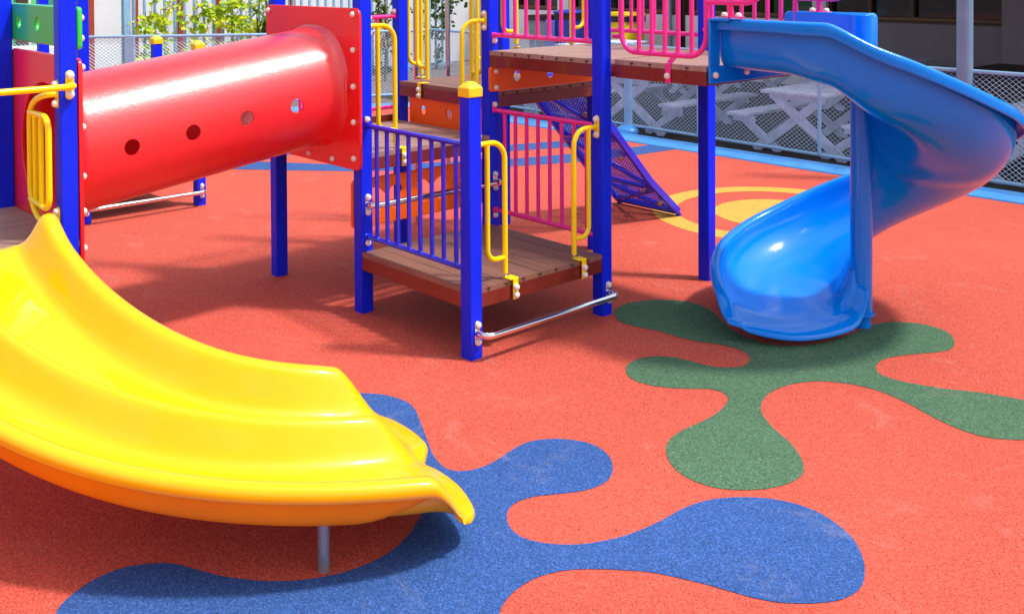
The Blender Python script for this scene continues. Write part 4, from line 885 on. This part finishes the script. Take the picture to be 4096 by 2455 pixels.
# ------------------------------------------------------------------ picnic tables
def picnic():
    t = thing('picnic_table', (0, 0, 0), 'x', 'picnic table', 'white wooden picnic tables in rows behind the fence')
    mb = MB()
    for i in range(5): mb.box((-0.41 + i * 0.166, -0.05, 0.70 + random.uniform(-.002, .002)), (-0.41 + i * 0.166 + 0.158, 1.75, 0.735), white_wood)
    build('table_top', mb, t, bev=0.004)
    for sx in (-1, 1):
        mb = MB()
        for i in range(2): a = sx * (0.61 + i * 0.145); mb.box((min(a, a + sx * 0.138), -0.05, 0.395), (max(a, a + sx * 0.138), 1.75, 0.43), white_wood)
        build('seat', mb, t, bev=0.004)
    for yy in (0.1, 1.55):
        for sx in (-1, 1):
            mb = MB(); mb.bar((sx * 0.30, yy + 0.018 * sx, 0.66), (-sx * 0.60, yy + 0.018 * sx, 0.0), 0.035, 0.105, white_wood, (0, 0, 1)); build('leg', mb, t, bev=0.004)
            mb = MB(); mb.bar((sx * 0.80, yy + 0.05, 0.36), (sx * 0.27, yy + 0.05, 0.0) if True else 0, 0.035, 0.095, white_wood); build('seat_strut', mb, t, bev=0.004)
            mb = MB(); mb.box((min(sx * 0.58, sx * 0.88), yy - 0.03, 0.32), (max(sx * 0.58, sx * 0.88), yy + 0.005, 0.393), white_wood); build('seat_bearer', mb, t, bev=0.004)
        mb = MB(); mb.box((-0.36, yy - 0.04, 0.625), (0.36, yy - 0.002, 0.698), white_wood); build('top_bearer', mb, t, bev=0.004)
    mb = MB()
    for (x, z) in ((-0.06, 0.40), (0.02, 0.34), (0.07, 0.42), (0.52, 0.09), (-0.52, 0.09), (-0.47, 0.16), (0.47, 0.16)): mb.tube([(x, 0.07, z), (x, 0.064, z)], 0.009, chrome, 10)
    build('leg_bolts', mb, t); return t
P0 = picnic()
labs = ['white weathered picnic table under the slide, nearest one left of the blue pole', 'white picnic table behind the fence between the tower and the square blue post', 'white picnic table partly hidden behind the spiral slide and its pole', 'white picnic table behind the fence seen under the orange board and dark beam',
        'back row picnic table seen above the nearest table under the slide', 'back row picnic table seen through the mesh left of the square blue post', 'back row picnic table at the right edge beyond the spiral slide', 'back row picnic table farthest left behind the fence']
for i, (x, y, rz) in enumerate([(-1.38, 6.72, 0.0), (-3.9, 6.68, 0.02), (1.12, 6.74, -0.015), (-6.3, 6.75, 0.02), (-2.7, 10.4, 0.05), (-5.6, 10.3, -0.05), (0.2, 6.9 + 2.0 - 0.2, 0.0), (-8.3, 10.2, 0.06)]):
    if i == 6: continue
    o = P0 if i == 0 else copy_tree(P0); o.location = (x, y, -0.1); o.rotation_euler = (0, 0, rz); o['label'] = labs[i]

# ------------------------------------------------------------------ vines and plants
def leaf_quad(mb, c, s, m, rnd):
    """heart-ish leaf of six points, folded along the middle"""
    d = Vector((rnd.gauss(0, 1), rnd.gauss(0, 1), rnd.gauss(0, 0.7) - 0.5)).normalized(); n = Vector((rnd.gauss(0.8, 0.6), rnd.gauss(-0.4, 0.6), rnd.gauss(0.6, 0.5))).normalized()
    e = d.cross(n)
    if e.length < 0.05: return
    e.normalize(); n = e.cross(d).normalized(); c = Vector(c); f = n * s * 0.18
    vs = [c, c + d * s * 0.25 + e * s * 0.46 + f, c + d * s * 0.7 + e * s * 0.36 + f, c + d * s * 1.1, c + d * s * 0.7 - e * s * 0.36 + f, c + d * s * 0.25 - e * s * 0.46 + f]
    mb.add(vs, [(0, 1, 2, 3), (0, 3, 4, 5)], m)
def vine(label, stems, m, nleaf, seed, spread=0.16, size=(0.035, 0.075), group='vines on the bar fence'):
    rnd = random.Random(seed); t = thing('climbing_vine', stems[0][0], label, 'vine', group); st = MB(); lf = MB()
    for pts, wgt in stems:
        pass
    for pts in [s for s in stems]:
        base, pts, dens = pts[0], pts[1], pts[2]
        path = []
        for (a, b) in zip(pts[:-1], pts[1:]):
            a = Vector(a); b = Vector(b)
            for k in range(7): path.append(a.lerp(b, k / 7) + Vector((rnd.uniform(-.03, .04), rnd.gauss(0, .03), rnd.gauss(0, .03))))
        path.append(Vector(pts[-1])); st.tube(path, 0.0055, bark, 5, False)
        # side shoots with leaves in clumps
        for _ in range(int(dens)):
            p = rnd.choice(path); q = p + Vector((rnd.uniform(-.06, .14), rnd.gauss(0, spread), rnd.gauss(0, spread))); q2 = q + Vector((rnd.uniform(-.03, .05), rnd.gauss(0, .1), rnd.gauss(-.03, .08)))
            st.tube([p, p.lerp(q, .5) + Vector((0, 0, .03)), q, q2], 0.0028, bark, 4, False)
            for k in range(rnd.randint(5, 11)):
                w_ = p.lerp(q, rnd.random()) if rnd.random() < .45 else q.lerp(q2, rnd.random())
                leaf_quad(lf, w_ + Vector((rnd.gauss(0, .02), rnd.gauss(0, .03), rnd.gauss(0, .03))), rnd.uniform(*size), m, rnd)
    build('stem', st, t); build('foliage', lf, t, smooth=10); return t
X = -12.36
V = lambda *p: [(X, a, b) for a, b in p]
def S_(*p, d=20): pts = V(*p); return (pts[0], pts, d)
def vv(label, paths, m, seed, **k):
    stems = []
    for p, d in paths: pts = [(X, a, b) for a, b in p]; stems.append((pts[0], pts, d))
    return vine2(label, stems, m, seed, **k)
def vine2(label, stems, m, seed, spread=0.13, size=(0.05, 0.105)):
    rnd = random.Random(seed); t = thing('climbing_vine', (stems[0][0][0], stems[0][0][1], -0.1), label, 'vine', 'vines on the bar fence'); st = MB(); lf = MB()
    for base, pts, dens in stems:
        path = []
        for (a, b) in zip(pts[:-1], pts[1:]):
            a = Vector(a); b = Vector(b)
            for k in range(7): path.append(a.lerp(b, k / 7) + Vector((rnd.uniform(-.03, .04), rnd.gauss(0, .025), rnd.gauss(0, .025))))
        path.append(Vector(pts[-1])); st.tube(path, 0.006, bark, 5, False)
        for _ in range(int(dens)):
            p = rnd.choice(path); q = p + Vector((rnd.uniform(-.06, .14), rnd.gauss(0, spread), rnd.gauss(0, spread))); q2 = q + Vector((rnd.uniform(-.03, .05), rnd.gauss(0, .1), rnd.gauss(-.03, .08)))
            st.tube([p, p.lerp(q, .5) + Vector((0, 0, .03)), q, q2], 0.003, bark, 4, False)
            for k in range(rnd.randint(6, 12)):
                w_ = p.lerp(q, rnd.random()) if rnd.random() < .45 else q.lerp(q2, rnd.random())
                leaf_quad(lf, w_ + Vector((rnd.gauss(0, .02), rnd.gauss(0, .03), rnd.gauss(0, .03))), rnd.uniform(*size), m, rnd)
    build('stem', st, t); build('foliage', lf, t, smooth=10); return t
vv('yellow green vine with heart shaped leaves at the left end of the bar fence', [(((3.75, -0.1), (3.8, 0.5), (3.78, 1.1), (4.0, 1.7)), 20), (((3.85, 1.2), (4.3, 1.45), (4.1, 1.75)), 14), (((3.9, 0.3), (4.1, 0.7), (4.2, 1.15)), 14)], leaf_lime, 3)
vv('lime vine sprawling across the middle bars above the two yellow caps', [(((4.6, -0.1), (4.7, 0.6), (4.75, 1.3), (5.0, 1.7)), 13), (((4.4, 1.15), (5.0, 1.35), (5.5, 1.15)), 16), (((4.75, 1.5), (5.1, 1.25), (5.6, 1.5)), 12)], leaf_lime, 5)
vv('dense lime vine around the rusty post right of the middle bars', [(((5.6, -0.1), (5.5, 0.6), (5.45, 1.1), (5.7, 1.6)), 22), (((5.2, 0.95), (5.6, 1.15), (6.0, 1.0)), 22), (((5.7, 1.2), (6.2, 1.6), (6.5, 1.4)), 12)], leaf_lime, 9)
vv('dark green vine hanging on the bars behind the third level deck', [(((10.2, -0.1), (10.25, 0.7), (10.2, 1.3), (10.3, 1.8)), 26), (((10.3, 0.9), (10.6, 1.4), (10.9, 1.75)), 18), (((9.9, 0.4), (9.9, 1.1), (10.1, 1.7)), 14)], leaf_dark, 12, size=(0.05, 0.1))
vv('green vine on the bars seen through the pink railing', [(((8.7, -0.1), (8.8, 0.6), (8.75, 1.3)), 16), (((9.1, 0.1), (9.15, 0.8), (9.0, 1.6)), 14)], leaf_dark, 15, size=(0.05, 0.11))
# small shoots in front of the pale wall
def dracaena(x, y, z0, h, label, seed, n=3, dark=False):
    rnd = random.Random(seed); t = thing('dracaena_plant', (x, y, -0.1), label, 'plant', 'dracaenas by the fence'); st = MB(); lf = MB(); dl = MB()
    for j in range(n):
        px = x + rnd.uniform(-.12, .12); py = y + rnd.uniform(-.16, .16); ph = h * (0.45 + 0.55 * (j + 1) / n)
        st.tube([(px, py, -0.1), (px + .02, py + .02, ph * .5), (px, py, ph)], [0.022, 0.018, 0.014], bark, 7)
        for zc, cnt in ((ph, 24), (ph * 0.72, 14)):
            for k in range(cnt):
                a = rnd.uniform(0, 2 * pi); el_ = rnd.uniform(-0.2, 1.25); L = rnd.uniform(.22, .36); wd = rnd.uniform(.018, .03)
                d = Vector((cos(a) * cos(el_), sin(a) * cos(el_), sin(el_))); sd = d.cross(Vector((0, 0, 1))); 
                if sd.length < .05: continue
                sd.normalize(); P = []
                for q in range(6):
                    u = q / 5; c = Vector((px, py, zc)) + d * L * u + Vector((0, 0, -0.22 * u * u * L * 1.6)); ww = wd * sin(pi * min(1, 0.15 + u * .85)) ; P += [c - sd * ww, c + Vector((0, 0, -.004)), c + sd * ww]
                fs = []
                for q in range(5):
                    for e in (0, 1): i0 = q * 3 + e; fs.append((i0, i0 + 1, i0 + 4, i0 + 3))
                lf.add(P, fs, leaf_dark if dark and rnd.random() < .6 else leaf_broad)
        for k in range(16):
            a = rnd.uniform(0, 2 * pi); c = Vector((px + cos(a) * .03, py + sin(a) * .03, ph * rnd.uniform(.35, .9))); e = c + Vector((cos(a) * .12, sin(a) * .12, -rnd.uniform(.15, .3))); sd = Vector((-sin(a), cos(a), 0)) * .014
            dl.add([c - sd, c + sd, e + sd, e - sd], [(0, 1, 2, 3)], dry_leaf)
    build('trunk', st, t); build('foliage', lf, t, smooth=40); build('dry_leaves', dl, t)
dracaena(-11.6, 5.70, 0, 1.5, 'bright green dracaena with dry brown leaves left of the red end panel', 21, 4)
dracaena(-11.3, 8.1, 0, 1.7, 'darker long leaved dracaena seen between the two tall blue posts', 23, 3, True)
